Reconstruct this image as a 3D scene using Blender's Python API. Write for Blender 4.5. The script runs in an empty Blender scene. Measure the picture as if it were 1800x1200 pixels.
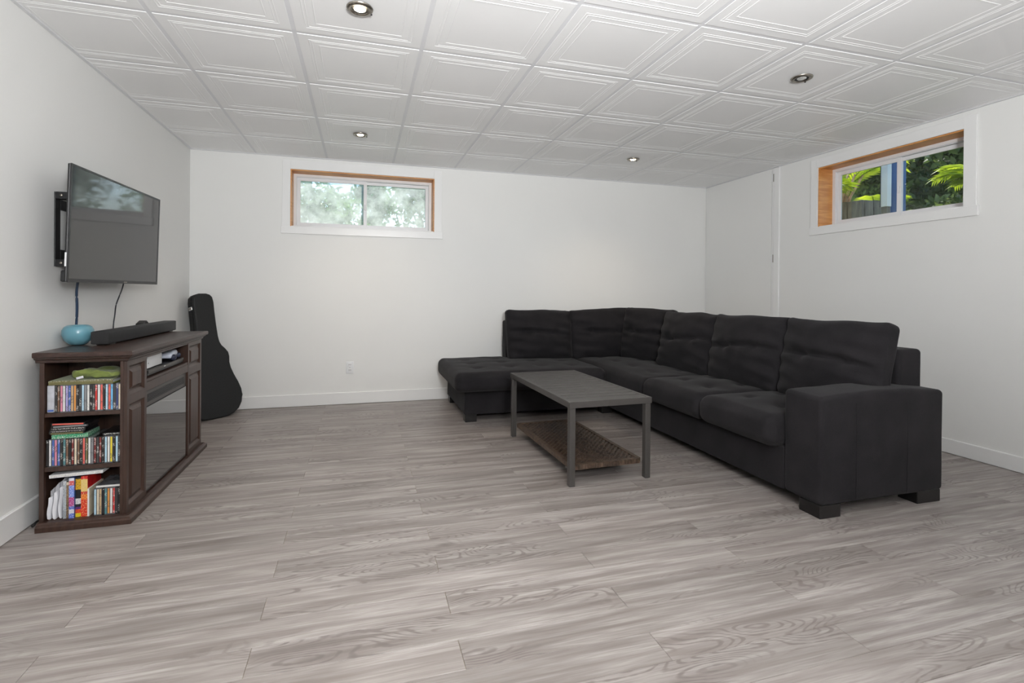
import bpy, bmesh, math, random
import numpy as np
from mathutils import Vector, Matrix, noise
random.seed(7)
PI = math.pi
SC = bpy.context.scene
COL = SC.collection

# ------------------------------------------------------------------ camera
CAM_Z = 1.0923
YAW, PITCH, ROLL, FPX, CX, CY = 0.2761, -0.0033, 0.0080, 869.5, 880.9, 515.1
cam_d = bpy.data.cameras.new('camera'); cam = bpy.data.objects.new('camera', cam_d); COL.objects.link(cam)
F = Vector((math.sin(YAW)*math.cos(PITCH), math.cos(YAW)*math.cos(PITCH), math.sin(PITCH)))
R0 = Vector((math.cos(YAW), -math.sin(YAW), 0)); U0 = R0.cross(F)
R = R0*math.cos(ROLL) + U0*math.sin(ROLL); U = U0*math.cos(ROLL) - R0*math.sin(ROLL)
m = Matrix((R, U, -F)).transposed().to_4x4(); m.translation = (0, 0, CAM_Z); cam.matrix_world = m
cam_d.sensor_width = 36; cam_d.lens = FPX/1800*36
cam_d.shift_x = (900-CX)/1800; cam_d.shift_y = (CY-600)/1800
cam_d.clip_start = 0.03
SC.camera = cam

# ------------------------------------------------------------------ sky, sun, photographer's bounced flash, added fill lamps, exposure
wd = bpy.data.worlds.new('world'); SC.world = wd; wd.use_nodes = True
wn = wd.node_tree.nodes; wl = wd.node_tree.links
bg = wn['Background']; sky = wn.new('ShaderNodeTexSky'); sky.sky_type = 'NISHITA'
sky.sun_disc = False; sky.sun_elevation = math.radians(50); sky.sun_rotation = math.radians(45)
wl.new(sky.outputs[0], bg.inputs[0]); bg.inputs[1].default_value = 0.42

def light(name, kind, loc, energy, color=(1, 1, 1), rot=(0, 0, 0), **kw):
    d = bpy.data.lights.new(name, kind); d.energy = energy; d.color = color
    for k, v in kw.items(): setattr(d, k, v)
    o = bpy.data.objects.new(name, d); COL.objects.link(o); o.location = loc; o.rotation_euler = rot
    return o
sun = light('sun', 'SUN', (6, -4, 8), 7.0, (1, 0.95, 0.85), angle=0.01)
sun.rotation_euler = Vector((-0.40, -0.42, -0.81)).to_track_quat('-Z', 'Y').to_euler()
# flash head bounced off the ceiling; the others are fill lamps added for brightness
WB = (0.985, 0.995, 1.0)
for nm_, loc_, en_, dr_, sz_, sp_ in (('flash_head', (0.40, -0.55, 1.50), 68, (0.20, 0.62, 0.78), 0.35, 2.6),
        ('fill_up', (0.45, -0.75, 1.45), 76, (0.25, 0.30, 1.0), 0.5, PI),
        ('fill_left', (0.30, -0.60, 1.60), 30, (-0.50, 0.90, 0.10), 0.6, PI),
        ('fill_front', (0.30, -0.60, 1.75), 9, (0.08, 1.0, 0.02), 0.8, 1.9)):
    f_ = light(nm_, 'AREA', loc_, en_, WB, shape='DISK', size=sz_, spread=sp_)
    f_.rotation_euler = Vector(dr_).to_track_quat('-Z', 'Y').to_euler()

vs = SC.view_settings
SC.display_settings.display_device = 'sRGB'
vs.view_transform = 'Standard'; vs.look = 'None'; vs.exposure = 0.13; vs.gamma = 1.0; vs.use_curve_mapping = False
SC.cycles.use_denoising = True
SC.cycles.max_bounces = 6; SC.cycles.diffuse_bounces = 4; SC.cycles.glossy_bounces = 3; SC.cycles.transmission_bounces = 4; SC.cycles.transparent_max_bounces = 8
SC.cycles.use_adaptive_sampling = True; SC.cycles.adaptive_threshold = 0.05
SC.cycles.sample_clamp_indirect = 6.0; SC.cycles.caustics_reflective = False; SC.cycles.caustics_refractive = False

# ------------------------------------------------------------------ room measures (metres)
XL, XR, YB, YF, H = -1.465, 3.923, 4.977, -2.9, 2.333
T = 0.6096; GX, GY = -0.9275, 2.5724

# ------------------------------------------------------------------ material helpers
def srgb(*c):
    return tuple(((v/255+0.055)/1.055)**2.4 if v/255 > 0.04045 else v/255/12.92 for v in c)
class NT:
    def __init__(s, name):
        s.m = bpy.data.materials.new(name); s.m.use_nodes = True
        s.t = s.m.node_tree; s.b = s.t.nodes['Principled BSDF']; s.out = s.t.nodes['Material Output']
    def n(s, typ, **kw):
        nd = s.t.nodes.new(typ)
        for k, v in kw.items():
            if k.startswith('i_'):
                key = k[2:]; key = int(key) if key.isdigit() else key.replace('_', ' ')
                nd.inputs[key].default_value = v
            else: setattr(nd, k, v)
        return nd
    def l(s, a, b): s.t.links.new(a, b)
    def mix(s, f, a, b, blend='MIX'):
        nd = s.n('ShaderNodeMix', data_type='RGBA', blend_type=blend)
        for sock, v in ((nd.inputs[0], f), (nd.inputs[6], a), (nd.inputs[7], b)):
            if hasattr(v, 'is_output'): s.l(v, sock)
            elif isinstance(v, (int, float)): sock.default_value = v
            else: sock.default_value = (*v[:3], 1)
        return nd.outputs[2]
    def ramp(s, fac, stops, interp='LINEAR'):
        nd = s.n('ShaderNodeValToRGB'); cr = nd.color_ramp; cr.interpolation = interp
        while len(cr.elements) < len(stops): cr.elements.new(0.5)
        for e, (p, c) in zip(cr.elements, stops):
            e.position = p; e.color = (*c[:3], 1) if not isinstance(c, (int, float)) else (c, c, c, 1)
        s.l(fac, nd.inputs[0]); return nd.outputs[0]
    def math(s, op, a, b=None):
        nd = s.n('ShaderNodeMath', operation=op)
        for i, v in enumerate((a, b)):
            if v is None: continue
            if hasattr(v, 'is_output'): s.l(v, nd.inputs[i])
            else: nd.inputs[i].default_value = v
        return nd.outputs[0]
    def bump(s, h, strength=0.3, dist=0.002):
        b = s.n('ShaderNodeBump'); b.inputs['Strength'].default_value = strength; b.inputs['Distance'].default_value = dist
        s.l(h, b.inputs['Height']); s.l(b.outputs[0], s.b.inputs['Normal'])
def mat(name, c, rough=0.5, metal=0.0, spec=0.5, var=0.0, vscale=8.0, bump=0.0, bscale=60.0, stretch=None, coat=0.0, sheen=0.0):
    t = NT(name); b = t.b
    b.inputs['Base Color'].default_value = (*c, 1); b.inputs['Roughness'].default_value = rough
    b.inputs['Metallic'].default_value = metal; b.inputs['Specular IOR Level'].default_value = spec
    b.inputs['Coat Weight'].default_value = coat
    if sheen: b.inputs['Sheen Weight'].default_value = sheen; b.inputs['Sheen Roughness'].default_value = 0.5
    co = t.n('ShaderNodeTexCoord').outputs['Object']
    if stretch:
        mp = t.n('ShaderNodeMapping'); mp.inputs['Scale'].default_value = stretch; t.l(co, mp.inputs[0]); co = mp.outputs[0]
    nz = t.n('ShaderNodeTexNoise'); nz.inputs['Scale'].default_value = vscale; nz.inputs['Detail'].default_value = 2; t.l(co, nz.inputs['Vector'])
    if var:
        lo = tuple(x*(1-var) for x in c); hi = tuple(min(1, x*(1+var)) for x in c)
        t.l(t.ramp(nz.outputs[0], [(0.3, lo), (0.7, hi)]), b.inputs['Base Color'])
    if bump:
        n2 = t.n('ShaderNodeTexNoise'); n2.inputs['Scale'].default_value = bscale; n2.inputs['Detail'].default_value = 3; t.l(co, n2.inputs['Vector'])
        t.bump(n2.outputs[0], bump)
    return t.m

M = {}
M['wall'] = mat('wall_paint', (0.80, 0.80, 0.785), 0.55, spec=0.35, var=0.012, vscale=1.2)
M['ceil'] = mat('ceiling_vinyl', (0.87, 0.87, 0.87), 0.42, spec=0.5, var=0.01, vscale=2)
M['grid'] = mat('grid_white', (0.76, 0.765, 0.785), 0.45, var=0.01)
M['trim'] = mat('trim_paint', (0.82, 0.82, 0.815), 0.35, var=0.01, vscale=3)
M['vinyl'] = mat('window_vinyl', (0.80, 0.80, 0.81), 0.35, var=0.01)
M['dark_gap'] = mat('dark_gap', (0.06, 0.055, 0.05), 0.9, var=0.2)
M['tan_core'] = mat('plank_core', srgb(168, 150, 122), 0.8, var=0.1)
M['black_plastic'] = mat('black_plastic', (0.012, 0.012, 0.013), 0.38, var=0.15, vscale=30)
M['black_matte'] = mat('black_matte', (0.014, 0.0145, 0.016), 0.62, var=0.2, vscale=40, bump=0.15, bscale=400)
M['steel'] = mat('brushed_nickel', (0.36, 0.33, 0.29), 0.33, metal=1.0, var=0.12, vscale=40, stretch=(1, 1, 8))
M['chrome'] = mat('chrome', (0.8, 0.8, 0.8), 0.12, metal=1.0, var=0.03)
M['white_plastic'] = mat('white_plastic', (0.78, 0.79, 0.80), 0.3, var=0.01)
M['paper'] = mat('paper', (0.74, 0.74, 0.78), 0.8, var=0.05, vscale=20)
M['foot'] = mat('foot_wood', (0.008, 0.007, 0.007), 0.35, var=0.2)

def pine():
    t = NT('pine_wood'); co = t.n('ShaderNodeTexCoord').outputs['Object']
    mp = t.n('ShaderNodeMapping'); mp.inputs['Scale'].default_value = (3, 3, 30); t.l(co, mp.inputs[0])
    nz = t.n('ShaderNodeTexNoise', i_Scale=2.0, i_Detail=6.0); t.l(mp.outputs[0], nz.inputs['Vector'])
    t.l(t.ramp(nz.outputs[0], [(0.3, srgb(196, 128, 66)), (0.7, srgb(226, 166, 100))]), t.b.inputs['Base Color'])
    t.b.inputs['Roughness'].default_value = 0.45; return t.m
M['pine'] = pine()

def floor_wood():
    t = NT('grey_oak_laminate')
    pos = t.n('ShaderNodeNewGeometry').outputs['Position']; rnd = t.n('ShaderNodeObjectInfo').outputs['Random']
    cmb = t.n('ShaderNodeCombineXYZ'); t.l(t.math('MULTIPLY', rnd, 41.0), cmb.inputs[0]); t.l(t.math('MULTIPLY', rnd, 17.0), cmb.inputs[1]); t.l(t.math('MULTIPLY', rnd, 9.0), cmb.inputs[2])
    add = t.n('ShaderNodeVectorMath', operation='ADD'); t.l(pos, add.inputs[0]); t.l(cmb.outputs[0], add.inputs[1]); p = add.outputs[0]
    def mapped(sx, sy):
        mp = t.n('ShaderNodeMapping'); mp.inputs['Scale'].default_value = (sx, sy, 1); t.l(p, mp.inputs[0]); return mp.outputs[0]
    fine = t.n('ShaderNodeTexNoise', i_Scale=1.0, i_Detail=3.0, i_Roughness=0.62); t.l(mapped(7, 170), fine.inputs['Vector'])
    broad = t.n('ShaderNodeTexNoise', i_Scale=1.0, i_Detail=3.0, i_Roughness=0.55, i_Distortion=0.6); t.l(mapped(1.6, 24), broad.inputs['Vector'])
    # cathedral figure: contour lines of a long smooth field
    fld = t.n('ShaderNodeTexNoise', i_Scale=1.0, i_Detail=1.0, i_Roughness=0.4); t.l(mapped(2.2, 9), fld.inputs['Vector'])
    cont = t.math('SINE', t.math('MULTIPLY', fld.outputs[0], 140.0))
    wig = t.n('ShaderNodeTexNoise', i_Scale=1.0, i_Detail=1.0); t.l(mapped(30, 40), wig.inputs['Vector'])
    cont = t.math('ADD', t.math('MULTIPLY', cont, 0.5), t.math('MULTIPLY', wig.outputs[0], 0.9))
    contm = t.ramp(cont, [(0.55, 0.0), (0.95, 1.0)])
    msk = t.n('ShaderNodeTexNoise', i_Scale=1.0, i_Detail=1.0); t.l(mapped(1.3, 5), msk.inputs['Vector'])
    mskr = t.ramp(msk.outputs[0], [(0.51, 0.0), (0.60, 1.0)])
    col = t.ramp(broad.outputs[0], [(0.30, srgb(120, 112, 108)), (0.5, srgb(150, 143, 139)), (0.70, srgb(180, 174, 170))])
    col = t.mix(t.ramp(fine.outputs[0], [(0.35, 0.55), (0.62, 0.0)]), col, srgb(126, 117, 113))
    col = t.mix(t.math('MULTIPLY', t.math('MULTIPLY', contm, mskr), 0.68), col, srgb(106, 97, 94))
    # knots
    vor = t.n('ShaderNodeTexVoronoi', i_Scale=1.0, i_Randomness=1.0); t.l(mapped(1.5, 4.5), vor.inputs['Vector'])
    kn = t.ramp(vor.outputs['Distance'], [(0.0, 1.0), (0.035, 0.85), (0.085, 0.0)])
    col = t.mix(t.math('MULTIPLY', kn, 0.6), col, srgb(92, 84, 80))
    tone = t.ramp(rnd, [(0.0, 0.90), (1.0, 1.06)])
    col = t.mix(1.0, col, tone, 'MULTIPLY')
    t.l(col, t.b.inputs['Base Color'])
    t.l(t.ramp(fine.outputs[0], [(0.3, 0.44), (0.7, 0.34)]), t.b.inputs['Roughness'])
    t.b.inputs['Specular IOR Level'].default_value = 0.45
    return t.m
M['floor'] = floor_wood()

def espresso():
    t = NT('espresso_wood'); co = t.n('ShaderNodeTexCoord').outputs['Object']
    mp = t.n('ShaderNodeMapping'); mp.inputs['Scale'].default_value = (55, 55, 4); t.l(co, mp.inputs[0])
    nz = t.n('ShaderNodeTexNoise', i_Scale=1.0, i_Detail=6.0, i_Roughness=0.6); t.l(mp.outputs[0], nz.inputs['Vector'])
    t.l(t.ramp(nz.outputs[0], [(0.25, srgb(42, 28, 22)), (0.75, srgb(70, 49, 40))]), t.b.inputs['Base Color'])
    t.b.inputs['Roughness'].default_value = 0.36; t.bump(nz.outputs[0], 0.2, 0.0006); return t.m
M['espresso'] = espresso()
def espresso_top():
    t = NT('espresso_top_wood'); co = t.n('ShaderNodeTexCoord').outputs['Object']
    mp = t.n('ShaderNodeMapping'); mp.inputs['Scale'].default_value = (60, 5, 60); t.l(co, mp.inputs[0])
    nz = t.n('ShaderNodeTexNoise', i_Scale=1.0, i_Detail=6.0, i_Roughness=0.6); t.l(mp.outputs[0], nz.inputs['Vector'])
    t.l(t.ramp(nz.outputs[0], [(0.25, srgb(40, 26, 21)), (0.75, srgb(64, 44, 37))]), t.b.inputs['Base Color'])
    t.b.inputs['Roughness'].default_value = 0.36; t.bump(nz.outputs[0], 0.2, 0.0006); return t.m
M['espresso_top'] = espresso_top()

def sofa_fabric():
    t = NT('charcoal_microfibre'); co = t.n('ShaderNodeTexCoord').outputs['Object']
    n1 = t.n('ShaderNodeTexNoise', i_Scale=7.0, i_Detail=4.0); t.l(co, n1.inputs['Vector'])
    n2 = t.n('ShaderNodeTexNoise', i_Scale=420.0, i_Detail=0.0); t.l(co, n2.inputs['Vector'])
    c = t.ramp(n1.outputs[0], [(0.3, srgb(25, 24, 26)), (0.72, srgb(37, 35, 37))])
    c = t.mix(t.ramp(n2.outputs[0], [(0.4, 0.0), (0.7, 0.35)]), c, srgb(46, 44, 46))
    t.l(c, t.b.inputs['Base Color']); t.b.inputs['Roughness'].default_value = 0.9; t.b.inputs['Specular IOR Level'].default_value = 0.15
    t.b.inputs['Sheen Weight'].default_value = 0.05; t.b.inputs['Sheen Roughness'].default_value = 0.45
    t.bump(n2.outputs[0], 0.35, 0.001); return t.m
M['sofa'] = sofa_fabric()
M['seam'] = mat('seam_thread', srgb(20, 19, 21), 0.9, var=0.1)
M['table_metal'] = mat('bronze_grey_metal', srgb(68, 65, 63), 0.38, metal=0.15, var=0.06, vscale=60, bump=0.05, bscale=300)
def wicker(name, a, b):
    t = NT(name); co = t.n('ShaderNodeTexCoord').outputs['Object']
    nz = t.n('ShaderNodeTexNoise', i_Scale=45.0, i_Detail=3.0); t.l(co, nz.inputs['Vector'])
    t.l(t.ramp(nz.outputs[0], [(0.35, a), (0.68, b)]), t.b.inputs['Base Color']); t.b.inputs['Roughness'].default_value = 0.42
    return t.m
M['wicker'] = wicker('resin_wicker', srgb(40, 31, 26), srgb(84, 66, 53))
M['wicker_edge'] = wicker('resin_wicker_edge', srgb(56, 44, 36), srgb(94, 76, 62))
M['tolex'] = mat('black_tolex', (0.010, 0.0105, 0.011), 0.55, spec=0.4, var=0.3, vscale=120, bump=0.4, bscale=350)
def screen_mat(name, base, rough, spec):
    t = NT(name); t.b.inputs['Base Color'].default_value = (*base, 1); t.b.inputs['Roughness'].default_value = rough
    t.b.inputs['Specular IOR Level'].default_value = spec; t.b.inputs['Coat Weight'].default_value = 0.25; t.b.inputs['Coat Roughness'].default_value = rough
    nz = t.n('ShaderNodeTexNoise', i_Scale=90.0); co = t.n('ShaderNodeTexCoord').outputs['Object']; t.l(co, nz.inputs['Vector'])
    t.l(t.ramp(nz.outputs[0], [(0.3, tuple(x*0.92 for x in base)), (0.7, tuple(x*1.08 for x in base))]), t.b.inputs['Base Color'])
    return t.m
M['screen'] = screen_mat('tv_screen', (0.020, 0.020, 0.021), 0.05, 0.55)
M['fire_glass'] = screen_mat('fireplace_glass', (0.004, 0.0035, 0.003), 0.02, 1.0)
M['fire_glass'].node_tree.nodes['Principled BSDF'].inputs['Coat Weight'].default_value = 1.0
def turquoise():
    t = NT('turquoise_glass'); co = t.n('ShaderNodeTexCoord').outputs['Object']
    nz = t.n('ShaderNodeTexNoise', i_Scale=6.0, i_Detail=3.0); t.l(co, nz.inputs['Vector'])
    t.l(t.ramp(nz.outputs[0], [(0.3, srgb(84, 136, 154)), (0.7, srgb(112, 164, 178))]), t.b.inputs['Base Color'])
    t.b.inputs['Roughness'].default_value = 0.3; t.b.inputs['Coat Weight'].default_value = 0.3; t.b.inputs['Coat Roughness'].default_value = 0.15
    t.b.inputs['Subsurface Weight'].default_value = 0.15; t.b.inputs['Subsurface Radius'].default_value = (0.01, 0.02, 0.02)
    return t.m
M['turquoise'] = turquoise()
M['green_cloth'] = mat('green_cloth', srgb(112, 124, 62), 0.95, var=0.2, vscale=30, bump=0.5, bscale=300, sheen=0.2)
def emis(name, c, s):
    t = NT(name); t.b.inputs['Base Color'].default_value = (*c, 1); t.b.inputs['Emission Color'].default_value = (*c, 1); t.b.inputs['Emission Strength'].default_value = s
    nz = t.n('ShaderNodeTexNoise', i_Scale=60.0); t.l(t.ramp(nz.outputs[0], [(0, tuple(0.9*x for x in c)), (1, c)]), t.b.inputs['Base Color'])
    return t.m
M['bulb_lit'] = emis('halogen_bulb_lit', (1, 0.84, 0.6), 14.0)
M['bulb_off'] = mat('halogen_bulb_off', (0.75, 0.76, 0.74), 0.15, metal=0.6, var=0.25, vscale=120)
def clear_glass():
    t = NT('clear_window_glass'); t.t.nodes.remove(t.b)
    tr = t.n('ShaderNodeBsdfTransparent'); tr.inputs[0].default_value = (0.93, 0.95, 0.95, 1)
    gl = t.n('ShaderNodeBsdfGlossy'); gl.inputs['Roughness'].default_value = 0.01; gl.inputs[0].default_value = (0.9, 0.9, 0.9, 1)
    fr = t.n('ShaderNodeFresnel', i_IOR=1.35); mx = t.n('ShaderNodeMixShader')
    t.l(fr.outputs[0], mx.inputs[0]); t.l(tr.outputs[0], mx.inputs[1]); t.l(gl.outputs[0], mx.inputs[2]); t.l(mx.outputs[0], t.out.inputs[0]); return t.m
M['glass'] = clear_glass()
def grimy_glass():
    t = NT('water_spotted_glass'); t.t.nodes.remove(t.b)
    co = t.n('ShaderNodeTexCoord').outputs['Object']
    spots = t.n('ShaderNodeTexVoronoi', i_Scale=85.0); t.l(co, spots.inputs['Vector'])
    blur = t.n('ShaderNodeTexNoise', i_Scale=5.0, i_Detail=7.0, i_Roughness=0.7); t.l(co, blur.inputs['Vector'])
    dr = t.ramp(spots.outputs['Distance'], [(0.10, 0.55), (0.26, 0.0)])
    dirt = t.ramp(blur.outputs[0], [(0.33, 0.16), (0.68, 0.60)])
    f = t.math('MAXIMUM', dr, dirt)
    rf = t.n('ShaderNodeBsdfRefraction', i_IOR=1.03, i_Roughness=0.22); rf.inputs[0].default_value = (0.93, 0.96, 0.95, 1)
    tl = t.n('ShaderNodeBsdfTranslucent'); tl.inputs[0].default_value = (0.95, 0.98, 0.96, 1)
    m1 = t.n('ShaderNodeMixShader'); t.l(f, m1.inputs[0]); t.l(rf.outputs[0], m1.inputs[1]); t.l(tl.outputs[0], m1.inputs[2])
    t.l(m1.outputs[0], t.out.inputs[0]); return t.m
M['grimy'] = grimy_glass()
def leaf_mat(name, a, b, transl=0.4):
    t = NT(name); nz = t.n('ShaderNodeTexNoise', i_Scale=3.0, i_Detail=3.0)
    t.l(t.n('ShaderNodeNewGeometry').outputs['Position'], nz.inputs['Vector'])
    c = t.ramp(nz.outputs[0], [(0.35, a), (0.65, b)]); t.l(c, t.b.inputs['Base Color']); t.b.inputs['Roughness'].default_value = 0.5
    tl = t.n('ShaderNodeBsdfTranslucent'); t.l(c, tl.inputs[0]); mx = t.n('ShaderNodeMixShader'); mx.inputs[0].default_value = transl
    t.l(t.b.outputs[0], mx.inputs[1]); t.l(tl.outputs[0], mx.inputs[2]); t.l(mx.outputs[0], t.out.inputs[0]); return t.m
M['leaf_palm'] = leaf_mat('palm_leaf', srgb(120, 150, 20), srgb(196, 205, 50), 0.5)
M['leaf_dark'] = leaf_mat('dark_leaf', srgb(48, 70, 38), srgb(108, 124, 66), 0.42)
M['leaf_mid'] = leaf_mat('mid_leaf', srgb(80, 108, 48), srgb(146, 160, 78), 0.45)
M['leaf_bush'] = leaf_mat('bush_leaf', srgb(90, 130, 72), srgb(150, 186, 118), 0.45)
M['bark'] = mat('bark', srgb(112, 92, 74), 0.9, var=0.4, vscale=12, bump=0.5, bscale=40)
M['palm_bark'] = mat('palm_bark', srgb(196, 160, 128), 0.85, var=0.35, vscale=18, bump=0.5, bscale=40)
M['planter_wood'] = mat('weathered_timber', srgb(112, 104, 92), 0.9, var=0.45, vscale=5, bump=0.4, bscale=40, stretch=(6, 6, 1))
M['soil'] = mat('soil', srgb(92, 84, 66), 0.95, var=0.4, vscale=10, bump=0.6, bscale=30)
M['lawn'] = mat('lawn', srgb(74, 92, 46), 0.95, var=0.4, vscale=20, bump=0.6, bscale=60)
M['post_white'] = mat('post_paint', srgb(214, 212, 210), 0.6, var=0.04, vscale=3)
M['blue_paint'] = mat('blue_paint', srgb(52, 84, 132), 0.55, var=0.1, vscale=4)

# ------------------------------------------------------------------ mesh helpers
class MB:
    def __init__(s): s.v = []; s.f = []
    def add(s, vs_, fs_):
        o = len(s.v); s.v += [tuple(p) for p in vs_]; s.f += [tuple(i+o for i in f) for f in fs_]; return s
    def box(s, x0, x1, y0, y1, z0, z1):
        return s.add([(x0,y0,z0),(x1,y0,z0),(x1,y1,z0),(x0,y1,z0),(x0,y0,z1),(x1,y0,z1),(x1,y1,z1),(x0,y1,z1)],
                     [(0,3,2,1),(4,5,6,7),(0,1,5,4),(1,2,6,5),(2,3,7,6),(3,0,4,7)])
    def frame(s, x0, x1, z0, z1, t, y0, y1, tb=None):
        """rectangular ring in the xz plane, depth y0..y1, face width t"""
        tb = t if tb is None else tb
        o = [(x0,z0),(x1,z0),(x1,z1),(x0,z1)]; i = [(x0+t,z0+tb),(x1-t,z0+tb),(x1-t,z1-t),(x0+t,z1-t)]
        vs_ = [(x,y0,z) for x,z in o]+[(x,y0,z) for x,z in i]+[(x,y1,z) for x,z in o]+[(x,y1,z) for x,z in i]
        fs_ = []
        for k in range(4):
            n = (k+1) % 4
            fs_ += [(k,n,4+n,4+k),(8+k,12+k,12+n,8+n),(k,8+k,8+n,n),(4+k,4+n,12+n,12+k)]
        return s.add(vs_, fs_)
    def tube(s, pts, rad, seg=8, cap=True):
        pts = [Vector(p) for p in pts]; rings = []; up = Vector((0, 0, 1))
        rr = rad if isinstance(rad, (list, tuple)) else [rad]*len(pts)
        vs_ = []; fs_ = []
        for i, p in enumerate(pts):
            d = (pts[min(i+1, len(pts)-1)]-pts[max(i-1, 0)]).normalized()
            a = d.cross(up if abs(d.dot(up)) < 0.95 else Vector((1, 0, 0))).normalized(); b = d.cross(a)
            for k in range(seg):
                an = 2*PI*k/seg; vs_.append(p+(a*math.cos(an)+b*math.sin(an))*rr[i])
        for i in range(len(pts)-1):
            for k in range(seg):
                n = (k+1) % seg; fs_.append((i*seg+k, i*seg+n, (i+1)*seg+n, (i+1)*seg+k))
        if cap: fs_ += [tuple(range(seg))[::-1], tuple(range((len(pts)-1)*seg, len(pts)*seg))]
        return s.add(vs_, fs_)
    def lathe(s, prof, seg=32, c=(0, 0, 0)):
        vs_ = []; fs_ = []; n = len(prof)
        for k in range(seg):
            a = 2*PI*k/seg
            vs_ += [(c[0]+r*math.cos(a), c[1]+r*math.sin(a), c[2]+z) for r, z in prof]
        for k in range(seg):
            q = (k+1) % seg
            for i in range(n-1): fs_.append((k*n+i, q*n+i, q*n+i+1, k*n+i+1))
        return s.add(vs_, fs_)
    def prism(s, prof, axis, a0, a1):
        """closed 2D profile swept along axis: 'y' -> profile in (x,z); 'x' -> profile in (y,z)"""
        n = len(prof); P = (lambda p, a: (p[0], a, p[1])) if axis == 'y' else ((lambda p, a: (a, p[0], p[1])) if axis == 'x' else (lambda p, a: (p[0], p[1], a)))
        vs_ = [P(p, a0) for p in prof]+[P(p, a1) for p in prof]
        fs_ = [tuple(range(n))[::-1], tuple(range(n, 2*n))]+[(i, (i+1) % n, n+(i+1) % n, n+i) for i in range(n)]
        return s.add(vs_, fs_)
    def mesh(s, name, material=None, smooth=False):
        me = bpy.data.meshes.new(name); me.from_pydata([tuple(v) for v in s.v], [], s.f)
        bm = bmesh.new(); bm.from_mesh(me); bmesh.ops.remove_doubles(bm, verts=bm.verts, dist=1e-6)
        bmesh.ops.recalc_face_normals(bm, faces=bm.faces); bm.to_mesh(me); bm.free()
        if material: me.materials.append(M[material] if isinstance(material, str) else material)
        if smooth: me.polygons.foreach_set('use_smooth', [True]*len(me.polygons))
        return me
    def build(s, name, material, parent=None, smooth=False, bevel=0.0, bseg=2, loc=None, rot=None):
        return obj(name, s.mesh(name, material, smooth), parent, bevel, bseg, loc, rot)
def obj(name, me, parent=None, bevel=0.0, bseg=2, loc=None, rot=None):
    o = bpy.data.objects.new(name, me); COL.objects.link(o)
    if parent: o.parent = parent
    if loc: o.location = loc
    if rot: o.rotation_euler = rot
    if bevel:
        b = o.modifiers.new('bevel', 'BEVEL'); b.width = bevel; b.segments = bseg; b.limit_method = 'ANGLE'; b.angle_limit = 0.6
    return o
def tag(o, label, cat, group=None, kind=None):
    o['label'] = label; o['category'] = cat
    if group: o['group'] = group
    if kind: o['kind'] = kind
    return o
def thing(name, label, cat, loc=(0, 0, 0), rotz=0, group=None, kind=None):
    o = bpy.data.objects.new(name, None); COL.objects.link(o); o.empty_display_size = 0.1
    o.location = loc; o.rotation_euler = (0, 0, rotz); return tag(o, label, cat, group, kind)
def rbox(sx, sy, sz, r, nm=6, nr=4, deform=None):
    """rounded box centred at origin as an MB, optional deform(p)->p"""
    def axis(s_):
        h = s_/2; a = [-h+r*i/nr for i in range(nr)]; mid = [-h+r+(s_-2*r)*i/nm for i in range(nm+1)]
        return a+mid+[-x for x in a[::-1]]
    A = [axis(sx), axis(sy), axis(sz)]; hs = (sx/2, sy/2, sz/2); b = MB(); idx = {}
    def vid(p):
        inner = [max(-hs[i]+r, min(hs[i]-r, p[i])) for i in range(3)]
        d = Vector([p[i]-inner[i] for i in range(3)]); L = d.length
        q = Vector(inner)+(d*(r/L) if L > 1e-9 else d)
        k = (round(p[0], 6), round(p[1], 6), round(p[2], 6))
        if k not in idx:
            idx[k] = len(b.v); b.v.append(tuple(deform(q) if deform else q))
        return idx[k]
    for ax in range(3):
        u, w = [(1, 2), (2, 0), (0, 1)][ax]
        for sgn in (-1, 1):
            for i in range(len(A[u])-1):
                for j in range(len(A[w])-1):
                    q = []
                    for (ii, jj) in ((i, j), (i+1, j), (i+1, j+1), (i, j+1)):
                        p = [0, 0, 0]; p[ax] = sgn*hs[ax]; p[u] = A[u][ii]; p[w] = A[w][jj]; q.append(vid(p))
                    b.f.append(tuple(q if sgn > 0 else q[::-1]))
    return b

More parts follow.
